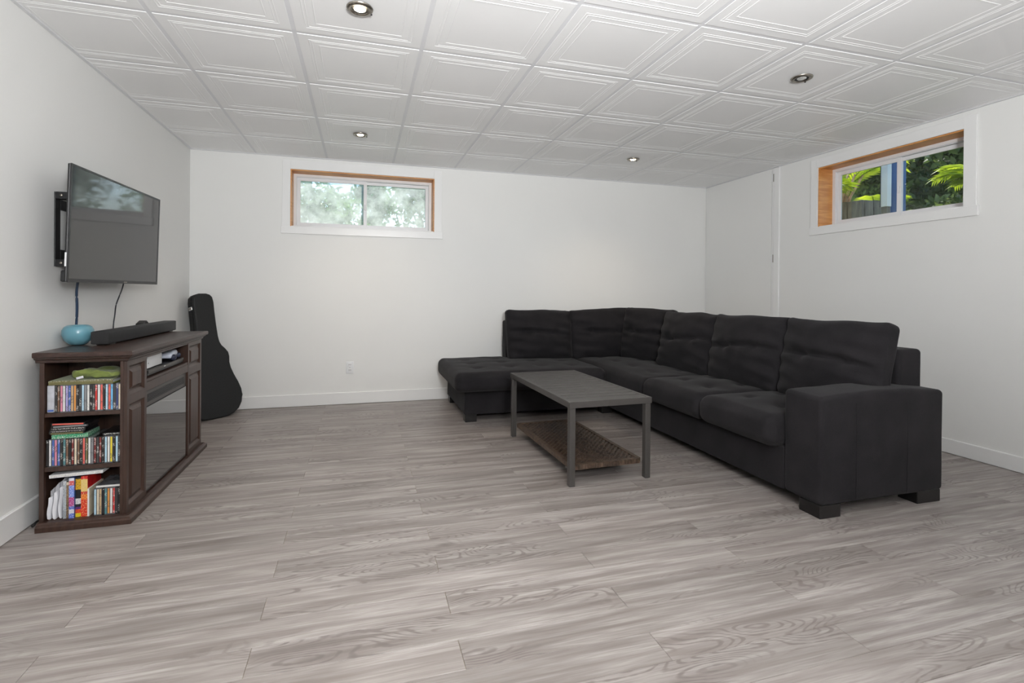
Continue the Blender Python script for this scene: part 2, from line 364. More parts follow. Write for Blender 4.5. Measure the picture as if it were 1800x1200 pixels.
# ================================================================== SETTING
# ---- floor: slab with loose-laid laminate planks on it
def struct(o, label, cat): return tag(o, label, cat, kind='structure')
floor = struct(MB().box(XL-0.2, XR+0.22, YF-0.2, YB+0.22, -0.2, -0.003).build('floor', 'tan_core'), 'grey oak laminate plank floor across the whole room', 'floor')
PW, PL_, Y0 = 0.128, 1.212, 1.525
plank_cache = {}
nplank = 0
r0 = int(math.floor((0.55-Y0)/PW)); r1 = int(math.ceil((YB-Y0)/PW))
for r in range(r0, r1):
    ya, yb_ = Y0+r*PW, min(Y0+(r+1)*PW, YB-0.001)
    off = -0.313 if r % 2 == 0 else 0.300
    k = math.floor((XL-off)/PL_)
    while off+k*PL_ < XR:
        xa, xb = max(off+k*PL_, XL+0.001), min(off+(k+1)*PL_, XR-0.001)
        k += 1
        if xb-xa < 0.02: continue
        g = 0.0006; key = (round(xb-xa, 3), round(yb_-ya, 3))
        if key not in plank_cache:
            hx, hy, c = (xb-xa)/2-g, (yb_-ya)/2-g, 0.0007
            plank_cache[key] = MB().add([(-hx,-hy,-0.003),(hx,-hy,-0.003),(hx,hy,-0.003),(-hx,hy,-0.003),
                (-hx,-hy,-c),(hx,-hy,-c),(hx,hy,-c),(-hx,hy,-c),(-hx+c,-hy+c,0),(hx-c,-hy+c,0),(hx-c,hy-c,0),(-hx+c,hy-c,0)],
                [(8,9,10,11)]+[(i,(i+1)%4,4+(i+1)%4,4+i) for i in range(4)]+[(4+i,4+(i+1)%4,8+(i+1)%4,8+i) for i in range(4)]).mesh('plank', 'floor')
        o = obj('plank', plank_cache[key], floor, loc=((xa+xb)/2, (ya+yb_)/2, 0)); nplank += 1
# floor behind the camera: the same laminate, out of view
fb = MB().box(XL+0.001, XR-0.001, YF+0.001, Y0+r0*PW-0.001, -0.0029, 0).build('plank_field', 'floor', floor); fb['kind'] = 'stuff'

# ---- walls
def wall_hole(name, label, axis, w0, w1, z0, z1, a, b, u0, u1, v0, v1):
    """wall slab between w0..w1 (thickness dir) spanning a..b, z0..z1 with an opening u0..u1, v0..v1"""
    mb = MB()
    def bx(ua, ub, va, vb):
        if axis == 'x': mb.box(ua, ub, w0, w1, va, vb)
        else: mb.box(w0, w1, ua, ub, va, vb)
    bx(a, b, z0, v0); bx(a, b, v1, z1); bx(a, u0, v0, v1); bx(u1, b, v0, v1)
    return struct(mb.build(name, 'wall'), label, 'wall')
WT = 0.22
W1 = (-0.642, 0.707, 1.682, 2.222); W2 = (2.365, 3.485, 1.687, 2.220)
wall_hole('wall_back', 'white painted back wall with the spotted window', 'x', YB, YB+WT, -0.2, H+0.15, XL-0.2, XR+WT, *W1)
wall_hole('wall_right', 'white painted right wall with the clear garden window', 'y', XR, XR+WT, -0.2, H+0.15, YF-0.2, YB, *W2)
struct(MB().box(XL-0.2, XL, YF-0.2, YB, -0.2, H+0.15).build('wall_left', 'wall'), 'white painted left wall behind the television', 'wall')
struct(MB().box(XL, XR, YF-0.2, YF, -0.2, H+0.15).build('wall_front', 'wall'), 'white painted wall behind the camera', 'wall')

# ---- ceiling: slab, grid bars and embossed lay-in tiles
ceil = struct(MB().box(XL, XR, YF, YB, H+0.03, H+0.15).build('ceiling', 'ceil'), 'white suspended tile ceiling with embossed square panels', 'ceiling')
RIDGES = [(0.056, 0.062), (0.070, 0.076), (0.104, 0.110)]
def tile_bm():
    prof = [(0.0105, 0.006), (0.0108, 0.0014), (0.0125, 0.001)]
    for a, b in RIDGES: prof += [(a, 0.001), ((a*0.6+b*0.4), -0.0003), ((a*0.4+b*0.6), -0.0003), (b, 0.001)]
    mb = MB(); vs_ = []; fs_ = []
    for d, z in prof:
        h = T/2-d; vs_ += [(-h,-h,z),(h,-h,z),(h,h,z),(-h,h,z)]
    for i in range(len(prof)-1):
        for k in range(4):
            n = (k+1) % 4; fs_.append((i*4+k, i*4+n, (i+1)*4+n, (i+1)*4+k))
    L = (len(prof)-1)*4; fs_.append((L, L+1, L+2, L+3)); mb.add(vs_, fs_)
    me = mb.mesh('ceiling_tile', 'ceil'); bm = bmesh.new(); bm.from_mesh(me); bpy.data.meshes.remove(me); return bm
tile_full = None; tile_cut = {}
ROW_MIN = -5
for cx_ in range(-1, 8):
    for ry in range(ROW_MIN, 4):
        x0, y0 = GX+cx_*T, GY+ry*T; cxm, cym = x0+T/2, y0+T/2
        cut = (max(0, XL-x0), max(0, x0+T-XR), max(0, y0+T-YB))
        key = tuple(round(c, 3) for c in cut)
        if key not in tile_cut:
            bm = tile_bm()
            for co_, no in (((-T/2+cut[0], 0, 0), (-1, 0, 0)), ((T/2-cut[1], 0, 0), (1, 0, 0)), ((0, T/2-cut[2], 0), (0, 1, 0))):
                bmesh.ops.bisect_plane(bm, geom=bm.verts[:]+bm.edges[:]+bm.faces[:], plane_co=co_, plane_no=no, clear_outer=True)
            bmesh.ops.recalc_face_normals(bm, faces=bm.faces)
            for f in bm.faces:
                if abs(f.normal.z) > 0.2 and f.normal.z > 0: f.normal_flip()
            me = bpy.data.meshes.new('ceiling_tile'); bm.to_mesh(me); bm.free(); me.materials.append(M['ceil']); tile_cut[key] = me
        obj('ceiling_tile', tile_cut[key], ceil, loc=(cxm, cym, H+0.001))
yt = GY+ROW_MIN*T
for cx_ in range(0, 8):   # main runners
    x = GX+cx_*T; MB().box(x-0.012, x+0.012, yt, YB-0.001, H+0.0038, H+0.028).build('grid_bar', 'grid', ceil)
for ry in range(ROW_MIN, 4):   # cross bars between runners
    y = GY+ry*T
    MB().box(XL+0.001, XR-0.001, y-0.012, y+0.012, H+0.0042, H+0.026).build('grid_bar', 'grid', ceil)
MB().box(XL+0.001, XL+0.02, yt, YB-0.001, H-0.0015, H+0.028).build('wall_angle', 'grid', ceil)
MB().box(XR-0.02, XR-0.001, yt, YB-0.001, H-0.0015, H+0.028).build('wall_angle', 'grid', ceil)
MB().box(XL+0.001, XR-0.001, YB-0.02, YB-0.001, H-0.002, H+0.028).build('wall_angle', 'grid', ceil)

# ---- baseboards and corner trim
def baseboard(name, label, axis, a, b, face, sgn, h):
    t_ = 0.013*sgn; prof = [(face, 0.004), (face+t_, 0.004), (face+t_, h-0.004), (face+t_*0.7, h), (face, h)]
    o = MB()
    if axis == 'y': o.prism(prof, 'y', a, b)
    else: o.prism(prof, 'x', a, b)
    return struct(o.build(name, 'trim'), label, 'baseboard')
baseboard('baseboard_left', 'white baseboard along the left wall', 'y', YF, YB-0.014, XL, 1, 0.116)
baseboard('baseboard_back', 'white baseboard along the back wall', 'x', XL, XR, YB, -1, 0.113)
baseboard('baseboard_right', 'white baseboard along the right wall', 'y', YF, 3.89, XR, -1, 0.100)
tr = thing('trim_1', 'white hinged vertical trim board on the right wall near the corner', 'trim', (XR, 3.945, 0), kind='structure')
MB().box(-0.016, -0.0005, -0.045, 0.018, 0.001, H-0.004).build('board', 'trim', tr, bevel=0.002)
MB().box(-0.010, -0.0005, 0.024, 0.045, 0.001, H-0.004).build('stop_strip', 'trim', tr, bevel=0.002)
for z in (1.44, 2.235):
    hg = MB().box(-0.014, -0.010, 0.020, 0.044, z-0.035, z+0.035).build('hinge', 'white_plastic', tr, bevel=0.001)
    MB().tube([(-0.016, 0.021, z-0.038), (-0.016, 0.021, z+0.038)], 0.004, 8).build('hinge_pin', 'steel', hg)
dp = MB().box(XR-0.008, XR-0.0005, 3.995, YB-0.016, 0.115, H-0.016).build('door_1', 'wall')
struct(dp, 'flat white access panel between the vertical trim and the back corner', 'panel')

# ---- windows
def make_window(name, label, loc, rotz, hw, z0, z1, glass_mat, apron):
    w = thing(name, label, 'window', loc, rotz, kind='structure')
    # casing boards
    for a, b, c, d in ((-hw-0.066, -hw+0.004, z0-0.001, z1+0.076), (hw-0.004, hw+0.070, z0-0.001, z1+0.076)):
        MB().box(a, b, -0.014, -0.0005, c, d).build('casing', 'trim', w, bevel=0.002)
    MB().box(-hw+0.004, hw-0.004, -0.014, -0.0005, z1-0.004, z1+0.076).build('casing', 'trim', w, bevel=0.002)
    MB().box(-hw-0.076, hw+0.082, -0.018, -0.0005, z0-0.066, z0+0.003).build('casing', 'trim', w, bevel=0.003)
    # pine jamb boards
    jd = 0.15
    MB().box(-hw, hw, 0.001, jd, z1-0.012, z1-0.0003).build('jamb_board', 'pine', w)
    for s in (-1, 1):
        MB().box(min(s*hw, s*(hw-0.012)), max(s*hw, s*(hw-0.012)), 0.001, jd, z0, z1-0.012).build('jamb_board', 'pine', w)
    MB().box(-hw+0.012, hw-0.012, 0.001, jd, z0, z0+0.010).build('sill', 'trim', w)
    # vinyl frame, stepped, with fixed and sliding sash
    fr = MB().frame(-hw+0.004, hw-0.004, z0+0.002, z1-0.002, 0.034, jd+0.001, WT-0.002, 0.030).build('frame', 'vinyl', w, bevel=0.002)
    MB().frame(-hw+0.026, hw-0.026, z0+0.024, z1-0.026, 0.014, jd+0.012, jd+0.028).build('stop_bead', 'vinyl', fr, bevel=0.001)
    gz0, gz1 = z0+0.034, z1-0.038
    for a, b, y in ((-hw+0.038, 0.018, jd+0.030), (-0.016, hw-0.038, jd+0.045)):
        s = MB().frame(a, b, gz0, gz1, 0.032, y, y+0.014).build('sash', 'vinyl', w, bevel=0.002)
        MB().box(a+0.030, b-0.030, y+0.005, y+0.009, gz0+0.030, gz1-0.030).build('pane', glass_mat, s)
    zc = (z0+z1)/2-0.03
    MB().box(-0.004, 0.010, jd+0.016, jd+0.031, zc-0.028, zc+0.028).build('latch', 'vinyl', w, bevel=0.004)
    return w
make_window('window_1', 'pine-lined basement window with water-spotted glass on the back wall', (0.0325, YB, 0), 0, 0.6745, W1[2], W1[3], 'grimy', 0)
make_window('window_2', 'pine-lined basement window with clear glass on the right wall', (XR, 2.925, 0), -PI/2, 0.56, W2[2], W2[3], 'glass', 0)

# ---- recessed ceiling lights
def pot(x, y, lit, label):
    p = thing('recessed_light', label, 'ceiling light', (x, y, H-0.0015), group='recessed ceiling lights')
    MB().lathe([(0.036, 0.0), (0.036, -0.006), (0.043, -0.009), (0.055, -0.006), (0.057, -0.001), (0.057, 0.0)], 36).build('trim_ring', 'steel', p, True)
    MB().lathe([(0.036, -0.006), (0.030, -0.004), (0.027, 0.0), (0.0001, 0.0004)], 32).build('baffle', 'black_matte', p, True)
    MB().lathe([(0.025, -0.002), (0.025, -0.005), (0.020, -0.008), (0.010, -0.0095), (0.0001, -0.010)], 28).build('bulb', 'bulb_lit' if lit else 'bulb_off', p, True)
    MB().box(0.046, 0.053, 0.020, 0.026, -0.011, -0.006).build('spring_clip', 'black_plastic', p)
    if lit:
        l = light('lamp', 'SPOT', (0, 0, -0.02), 20, (1, 0.84, 0.64), spot_size=2.2, spot_blend=0.9, shadow_soft_size=0.03); l.parent = p
    return p
LX = (GX+1.5*T, GX+5.5*T); LY = (GY-0.5*T, GY+2.5*T)
pot(LX[0], LY[0], True, 'lit recessed ceiling light nearest the camera, above the console side of the room')
pot(LX[0], LY[1], True, 'lit recessed ceiling light in front of the spotted window')
pot(LX[1], LY[1], True, 'lit recessed ceiling light above the far corner of the sofa')
pot(LX[1], LY[0], False, 'unlit recessed ceiling light in front of the clear garden window')

# ================================================================== MEDIA CONSOLE
ZT = 0.803
cons = thing('media_console', 'dark espresso fireplace media console under the wall television', 'tv stand', (-1.215, 3.26, 0))
def C(mb, name, m_, parent=cons, bevel=0.0015, **k):
    """console pieces given in world coordinates, shifted to the console's origin"""
    base = Vector((-1.215, 3.26, 0)); mb.v = [tuple(Vector(v)-base) for v in mb.v]
    return mb.build(name, m_, parent, bevel=bevel, **k)
bx0, bx1, by0, by1 = -1.388, -1.050, 2.702, 3.822
# stepped top
def slab_profile(x0, x1, y0, y1, prof):
    mb = MB(); vs_ = []; fs_ = []
    for d, z in prof: vs_ += [(x0, y0-d, z), (x1+d, y0-d, z), (x1+d, y1+d, z), (x0, y1+d, z)]
    for i in range(len(prof)-1):
        for k in range(4):
            n = (k+1) % 4; fs_.append((i*4+k, i*4+n, (i+1)*4+n, (i+1)*4+k))
    L = (len(prof)-1)*4; fs_ += [(3, 2, 1, 0), (L, L+1, L+2, L+3)]; return mb.add(vs_, fs_)
C(slab_profile(bx0-0.012, bx1, by0, by1, [(0.004, 0.753), (0.008, 0.757), (0.010, 0.766), (0.020, 0.772), (0.022, 0.778), (0.031, 0.781), (0.033, 0.786), (0.033, 0.799), (0.030, ZT)]), 'top', 'espresso_top')
C(slab_profile(bx0, bx1, by0, by1, [(0.030, 0.0), (0.030, 0.022), (0.026, 0.026), (0.018, 0.031), (0.016, 0.037), (0.0, 0.038)]), 'plinth', 'espresso')
# carcass
C(MB().box(bx0, bx0+0.012, by0+0.002, by1-0.002, 0.038, 0.753), 'back_panel', 'espresso')
C(MB().box(bx0+0.012, bx1-0.005, by1-0.016, by1, 0.038, 0.753), 'end_panel', 'espresso')
C(MB().box(bx0, bx0+0.018, by0, by0+0.018, 0.038, 0.753), 'post', 'espresso')
C(MB().box(bx1-0.028, bx1-0.0155, by0, by0+0.205, 0.038, 0.753), 'post', 'espresso')
C(MB().box(bx0+0.012, bx1-0.016, by0+0.205, by0+0.218, 0.038, 0.753), 'divider', 'espresso')
for z0, z1 in ((0.506, 0.524), (0.259, 0.279)):
    C(MB().box(bx0+0.013, bx1-0.029, by0+0.006, by0+0.204, z0, z1), 'shelf', 'espresso')
# pilasters with raised panels
def panel(parent, x, y0, y1, z0, z1):
    rim, dep = 0.020, 0.011
    rec = MB().add([(x,y0,z0),(x,y1,z0),(x,y1,z1),(x,y0,z1),(x-dep,y0+0.012,z0+0.012),(x-dep,y1-0.012,z0+0.012),(x-dep,y1-0.012,z1-0.012),(x-dep,y0+0.012,z1-0.012),
        (x-dep,y0+rim,z0+rim),(x-dep,y1-rim,z0+rim),(x-dep,y1-rim,z1-rim),(x-dep,y0+rim,z1-rim),
        (x-0.001,y0+rim+0.016,z0+rim+0.016),(x-0.001,y1-rim-0.016,z0+rim+0.016),(x-0.001,y1-rim-0.016,z1-rim-0.016),(x-0.001,y0+rim+0.016,z1-rim-0.016)],
        [(i,(i+1)%4,4+(i+1)%4,4+i) for i in range(4)]+[(4+i,4+(i+1)%4,8+(i+1)%4,8+i) for i in range(4)]+[(8+i,8+(i+1)%4,12+(i+1)%4,12+i) for i in range(4)]+[(12,13,14,15)])
    return C(rec, 'raised_panel', 'espresso', parent, bevel=0)
for ya, yb_ in ((by0, 2.922), (3.552, by1-0.002)):
    x = bx1; ys, ye = ya+0.022, yb_-0.026
    mb = MB(); xb = x-0.014
    # face frame around two panel openings
    for a, b, c, d in ((ya, ys, 0.038, 0.753), (ye, yb_, 0.038, 0.753), (ys, ye, 0.038, 0.070), (ys, ye, 0.545, 0.590), (ys, ye, 0.728, 0.753)):
        mb.box(xb, x, a, b, c, d)
    p = C(mb, 'pilaster', 'espresso', bevel=0.0)
    panel(p, x, ys, ye, 0.070, 0.545); panel(p, x, ys, ye, 0.590, 0.728)
# niche and firebox
C(MB().box(bx0+0.013, bx1-0.002, 2.924, 3.550, 0.615, 0.630), 'niche_floor', 'espresso')
C(MB().box(bx1-0.016, bx1-0.001, 2.922, 3.552, 0.568, 0.6145), 'rail', 'espresso')
C(MB().box(bx1-0.016, bx1-0.001, 2.922, 3.552, 0.742, 0.7525), 'rail', 'espresso')
C(MB().box(bx0+0.013, bx1-0.006, 3.5525, 3.566, 0.60, 0.752), 'divider', 'espresso')
fire = C(MB().box(bx0+0.10, bx1-0.012, 2.926, 3.548, 0.040, 0.566), 'firebox', 'black_matte')
fx = bx1-0.0115
C(MB().add([(fx,2.928,0.486),(fx,3.546,0.486),(fx,3.546,0.562),(fx,2.928,0.562),(fx,2.962,0.504),(fx,3.512,0.504),(fx,3.512,0.546),(fx,2.962,0.546),
    (fx-0.0,2.962,0.504),(fx,3.512,0.504),(fx,3.512,0.546),(fx,2.962,0.546)], [(i,(i+1)%4,4+(i+1)%4,4+i) for i in range(4)]), 'vent_surround', 'table_metal', fire, bevel=0)
for i in range(5):
    z = 0.508+i*0.008
    C(MB().box(fx-0.0004, fx+0.0008, 2.963, 3.511, z, z+0.0035), 'louvre', 'black_plastic', fire, bevel=0)
C(MB().box(fx, fx+0.0055, 2.932, 3.542, 0.046, 0.482), 'glass_front', 'fire_glass', fire, bevel=0.001)

# ---- things on the console
bowl = MB().lathe([(0.0001, 0.0), (0.026, 0.0), (0.040, 0.005), (0.062, 0.027), (0.0735, 0.056), (0.072, 0.080), (0.062, 0.098), (0.048, 0.106), (0.041, 0.105), (0.039, 0.100), (0.050, 0.086), (0.060, 0.060), (0.045, 0.022), (0.0001, 0.012)], 48)
bowl.v = [(x*0.89, y*0.89, z*0.95) for x, y, z in bowl.v]
tag(bowl.build('glass_bowl', 'turquoise', None, True, loc=(-1.385, 3.010, ZT+0.0005)), 'squat turquoise glass bowl on the console beside the soundbar', 'bowl')
sb = thing('soundbar', 'long black soundbar lying along the console top', 'soundbar', (-1.268, 3.430, ZT))
rbox(0.078, 0.950, 0.066, 0.008, 2, 3).build('body', 'black_matte', sb, True, loc=(0, 0, 0.0385))
MB().box(-0.030, 0.030, -0.440, -0.380, 0.0005, 0.006).build('foot', 'black_plastic', sb); MB().box(-0.030, 0.030, 0.380, 0.440, 0.0005, 0.006).build('foot', 'black_plastic', sb)
for s in (-1, 1): MB().box(-0.0375, 0.0375, s*0.4752-0.0008, s*0.4752+0.0008, 0.008, 0.069).build('end_cap', 'black_plastic', sb)
gd = thing('set_top_gadget', 'small black peaked gadget behind the far end of the soundbar', 'gadget', (-1.355, 3.70, ZT+0.0005))
MB().prism([(-0.045, 0.0), (0.045, 0.0), (0.045, 0.062), (0.008, 0.084), (-0.045, 0.066)], 'x', -0.022, 0.022).build('case', 'black_plastic', gd, bevel=0.003)
MB().box(0.022, 0.024, -0.025, 0.025, 0.012, 0.045).build('front_panel', 'black_matte', gd)

# in the niche
pl = thing('disc_player', 'flat black disc player inside the console niche', 'player', (-1.175, 3.20, 0.6305))
MB().box(-0.115, 0.105, -0.215, 0.325, 0.004, 0.034).build('case', 'black_plastic', pl, bevel=0.003)
MB().box(0.105, 0.109, -0.21, 0.32, 0.018, 0.0335).build('front_strip', 'table_metal', pl, bevel=0.001)
MB().box(0.109, 0.1095, 0.00, 0.022, 0.024, 0.028).build('badge', 'white_plastic', pl)
for y in (-0.18, 0.29): MB().box(-0.09, 0.09, y-0.02, y+0.02, 0.0, 0.0045).build('foot', 'black_matte', pl)
wb = thing('router', 'white box-shaped router standing on the disc player in the niche', 'router', (-1.105, 3.130, 0.6655))
rbox(0.038, 0.200, 0.064, 0.004, 1, 2).build('case', 'white_plastic', wb, True, loc=(0, 0, 0.034))
MB().box(0.0188, 0.0196, 0.075, 0.080, 0.040, 0.044).build('indicator', 'steel', wb); MB().tube([(0.019, -0.090, 0.030), (0.0202, -0.090, 0.030)], 0.003, 10).build('socket', 'black_plastic', wb)
gc = thing('game_controller', 'white and dark game controller resting on the disc player', 'controller', (-1.115, 3.420, 0.6735), 0.12)
def ctrl(p):
    y = p.y/0.085; z = p.z
    return Vector((p.x*(1-0.25*abs(y)), p.y, z*(1-0.15*y*y)-0.014*y*y+0.014))
rbox(0.085, 0.175, 0.036, 0.016, 4, 4, ctrl).build('shell', mat('controller_shell', srgb(206, 212, 226), 0.35, var=0.03), gc, True, loc=(0, 0, 0.02))
for s in (-1, 1):
    rbox(0.060, 0.040, 0.034, 0.015, 2, 4).build('grip', mat('controller_grip', srgb(38, 44, 66), 0.5, var=0.1), gc, True, loc=(0.022, s*0.058, 0.016), rot=(0, 0.35, s*0.25))
    MB().lathe([(0.0001, 0.010), (0.009, 0.010), (0.010, 0.007), (0.005, 0.004), (0.005, 0.0), (0.0001, 0.0)], 16).build('thumb_stick', 'black_plastic', gc, True, loc=(0.0, s*0.035, 0.049))
for y in (-0.045, 0.045):
    MB().lathe([(0.0001, 0.006), (0.004, 0.006), (0.005, 0.0), (0.0001, 0.0)], 12).build('button', mat('green_button', srgb(60, 190, 60), 0.3, var=0.05), gc, True, loc=(-0.015, y, 0.050))

# ---- end shelves: CD cases, film cases, papers
CDT, CDH, CDD = 0.0104, 0.125, 0.142
NAMED = {'black': (34, 33, 34), 'charcoal': (58, 57, 58), 'grey': (128, 130, 132), 'white': (222, 222, 218), 'cream': (216, 205, 180), 'tan': (190, 160, 122),
    'red': (190, 44, 38), 'dark red': (112, 40, 38), 'pink': (208, 130, 150), 'blue': (66, 96, 168), 'navy': (40, 52, 104), 'sky blue': (110, 176, 220), 'pale blue': (172, 204, 220),
    'teal': (70, 120, 124), 'orange': (206, 140, 66), 'brown': (112, 84, 66), 'yellow': (220, 200, 60), 'lilac': (168, 158, 206), 'green': (36, 140, 96), 'coral': (214, 96, 84), 'olive': (104, 100, 62)}
ncache = {}
def printed(cname):
    """spine card: paper colour with small flat print running down it"""
    if cname in ncache: return ncache[cname]
    c = srgb(*NAMED[cname]); t = NT('spine_'+cname.replace(' ', '_'))
    co = t.n('ShaderNodeTexCoord').outputs['Object']; rnd = t.n('ShaderNodeObjectInfo').outputs['Random']
    cmb = t.n('ShaderNodeCombineXYZ'); t.l(t.math('MULTIPLY', rnd, 30.0), cmb.inputs[2])
    add = t.n('ShaderNodeVectorMath', operation='ADD'); t.l(co, add.inputs[0]); t.l(cmb.outputs[0], add.inputs[1])
    n1 = t.n('ShaderNodeTexNoise', i_Scale=300.0, i_Detail=1.0); t.l(add.outputs[0], n1.inputs['Vector'])
    mp = t.n('ShaderNodeMapping'); mp.inputs['Scale'].default_value = (0, 0, 26); t.l(add.outputs[0], mp.inputs[0])
    n2 = t.n('ShaderNodeTexNoise', i_Scale=1.0, i_Detail=0.0); t.l(mp.outputs[0], n2.inputs['Vector'])
    ink = srgb(225, 222, 215) if sum(NAMED[cname]) < 360 else srgb(50, 46, 52)
    f = t.math('MULTIPLY', t.ramp(n1.outputs[0], [(0.50, 0.0), (0.58, 1.0)]), t.ramp(n2.outputs[0], [(0.50, 0.0), (0.56, 0.75 if sum(NAMED[cname]) < 560 else 0.3)]))
    t.l(t.mix(f, c, ink), t.b.inputs['Base Color']); t.b.inputs['Roughness'].default_value = 0.3
    ncache[cname] = t.m; return t.m
M['jewel'] = mat('jewel_case', srgb(96, 98, 102), 0.18, var=0.15, vscale=30, coat=0.3)
M['jewel_dark'] = mat('jewel_case_dark', srgb(30, 30, 32), 0.2, var=0.15, vscale=30, coat=0.3)
case_me = MB().box(-CDT/2+0.0004, CDT/2-0.0004, 0, CDD, 0, CDH).mesh('case', 'jewel')
case_dk = MB().box(-CDT/2+0.0004, CDT/2-0.0004, 0, CDD, 0, CDH).mesh('case', 'jewel_dark')
spine_me = {}
def cd(x, y, z, cname, label, group, rot=(0, 0, 0), dark=None):
    o = thing('cd_case', label, 'cd case', (x, y, z), 0, group); o.rotation_euler = rot
    dk = cname in ('black', 'charcoal', 'dark red', 'brown', 'olive') if dark is None else dark
    obj('case', case_dk if dk else case_me, o)
    if cname not in spine_me:
        spine_me[cname] = MB().box(-CDT/2+0.0016, CDT/2-0.0016, -0.0005, 0.0006, 0.005, CDH-0.004).mesh('spine', printed(cname))
    obj('spine', spine_me[cname], o); return o
ORD = ['first', 'second', 'third', 'fourth', 'fifth', 'sixth', 'seventh', 'eighth', 'ninth', 'tenth', 'eleventh', 'twelfth', 'thirteenth', 'fourteenth', 'fifteenth', 'sixteenth', 'seventeenth', 'eighteenth', 'nineteenth', 'twentieth',
       'twenty-first', 'twenty-second', 'twenty-third', 'twenty-fourth', 'twenty-fifth', 'twenty-sixth', 'twenty-seventh', 'twenty-eighth', 'twenty-ninth', 'thirtieth']
row1 = ['charcoal', 'brown', 'pink', 'white', 'lilac', 'blue', 'tan', 'orange', 'black', 'charcoal', 'pale blue', 'grey', 'white', 'black', 'charcoal', 'red', 'white', 'coral', 'black', 'pale blue', 'coral', 'sky blue', 'charcoal', 'navy', 'cream', 'white', 'red']
row2 = ['black', 'white', 'blue', 'pink', 'blue', 'black', 'teal', 'brown', 'black', 'dark red', 'cream', 'brown', 'black', 'coral', 'olive', 'white', 'grey', 'dark red', 'charcoal', 'dark red', 'black', 'pale blue', 'white', 'yellow', 'black', 'pale blue', 'charcoal', 'sky blue']
row3 = ['pale blue', 'cream', 'tan', 'black', 'teal', 'orange', 'white', 'red', 'charcoal', 'black', 'sky blue']
sx0, sx1 = bx0+0.0185, bx1-0.0285
def row(names, x, z, where, pitch=CDT, y0=by0+0.012):
    for i, c in enumerate(names):
        cd(x+CDT/2+i*pitch, y0+random.uniform(0, 0.0022), z+0.0004, c, 'CD case with %s spine, %s from the left %s' % (c, ORD[i], where), 'CD cases '+where)
pit1 = (sx1-(sx0+0.030))/27
row(row1[:25], sx0+0.0325, 0.524, 'in the upper shelf row', (sx1-sx0-0.0325-0.0008)/25)
pit2 = (sx1-sx0-0.002)/27
row(row2[:27], sx0+0.001, 0.279, 'in the middle shelf row', pit2)
row(row3[:10], sx1-0.001-10*(CDT+0.0001), 0.038, 'in the bottom shelf row', CDT+0.0001)
# clear-sleeved stack at the left of the upper shelf
sl = thing('disc_wallet', 'clear plastic disc wallet at the left end of the upper shelf row', 'disc wallet', (sx0+0.0162, by0+0.012, 0.5245))
rbox(0.029, 0.138, 0.124, 0.005, 2, 3).build('sleeve', mat('clear_sleeve', srgb(190, 192, 200), 0.15, var=0.12, vscale=40, coat=0.5), sl, True, loc=(0, 0.071, 0.0625))
MB().box(-0.010, 0.012, 0.0012, 0.0018, 0.006, 0.014).build('label_strip', printed('blue'), sl)
# green picture book and cloth
bk = thing('picture_book', 'large flat green picture book lying on the upper CD row', 'book', (-1.232, by0+0.012, 0.6502))
MB().box(-0.128, 0.120, 0.0, 0.186, 0.0, 0.003).build('cover', mat('book_green', srgb(128, 140, 46), 0.4, var=0.12), bk)
MB().box(-0.128, 0.120, 0.0, 0.186, 0.016, 0.019).build('cover', 'green_cloth', bk)
MB().box(-0.122, 0.116, 0.003, 0.182, 0.003, 0.016).build('pages', 'paper', bk)
MB().box(-0.128, 0.120, -0.0012, 0.0028, 0.0, 0.019).build('spine', printed('olive'), bk)
def clothf(p):
    n1 = noise.noise(Vector((p.x*22, p.y*22, p.z*22+3))); n2 = noise.noise(Vector((p.x*55, p.y*55, p.z*30)))
    fall = 1-0.35*max(0, p.x/0.1)
    return Vector((p.x*(1+0.12*n1), p.y+0.012*n1, (p.z+0.025)*(0.72+0.35*n1)*fall+0.006*n2-0.025))
tw = thing('green_cloth', 'crumpled green cloth on the picture book', 'cloth', (-1.190, by0+0.085, 0.6705))
b = rbox(0.185, 0.125, 0.052, 0.02, 14, 4, clothf); zmin = min(v[2] for v in b.v); b.v = [(x, y, z-zmin) for x, y, z in b.v]
b.build('fabric', 'green_cloth', tw, True)
MB().box(-0.060, -0.032, -0.0750, -0.0742, 0.018, 0.028).build('care_tag', 'paper', tw, rot=(0, -0.25, 0))
# flat stack on the middle row
zz = 0.279+CDH+0.0012
for i, (c, dx, tk, rz) in enumerate([('green', 0.012, 0.0185, 0.05), ('olive', 0.0, CDT, -0.03), ('charcoal', 0.002, CDT, 0.02), ('black', 0.004, CDT, 0.0), ('grey', 0.012, CDT, 0.06), ('coral', 0.004, CDT, -0.08)]):
    nm_ = 'plastic_case' if i == 0 else 'cd_case'
    words_ = ['bottom', 'second from the bottom', 'third from the bottom', 'third from the top', 'second from the top', 'top'][i]
    o = thing(nm_, '%s case lying flat, %s of the stack on the middle CD row' % (c, words_), 'cd case', (sx0+0.078+dx, by0+0.016, zz), rz, 'flat cases on the middle row')
    MB().box(-0.068, 0.068, 0.0, 0.12, 0, tk-0.0006).build('case', 'jewel_dark' if i else printed('green'), o)
    MB().box(-0.062, 0.062, -0.0006, 0.0004, 0.0016, tk-0.0026).build('spine', printed(c), o)
    zz += tk
o = thing('cd_case', 'dark case lying flat at the right end of the middle CD row', 'cd case', (sx1-0.045, by0+0.03, 0.279+CDH+0.0012), 0.10, 'flat cases on the middle row')
MB().box(-0.034, 0.034, 0.0, 0.14, 0, CDT).build('case', 'jewel_dark', o); MB().box(-0.030, 0.030, -0.0006, 0.0004, 0.002, CDT-0.002).build('spine', printed('charcoal'), o)
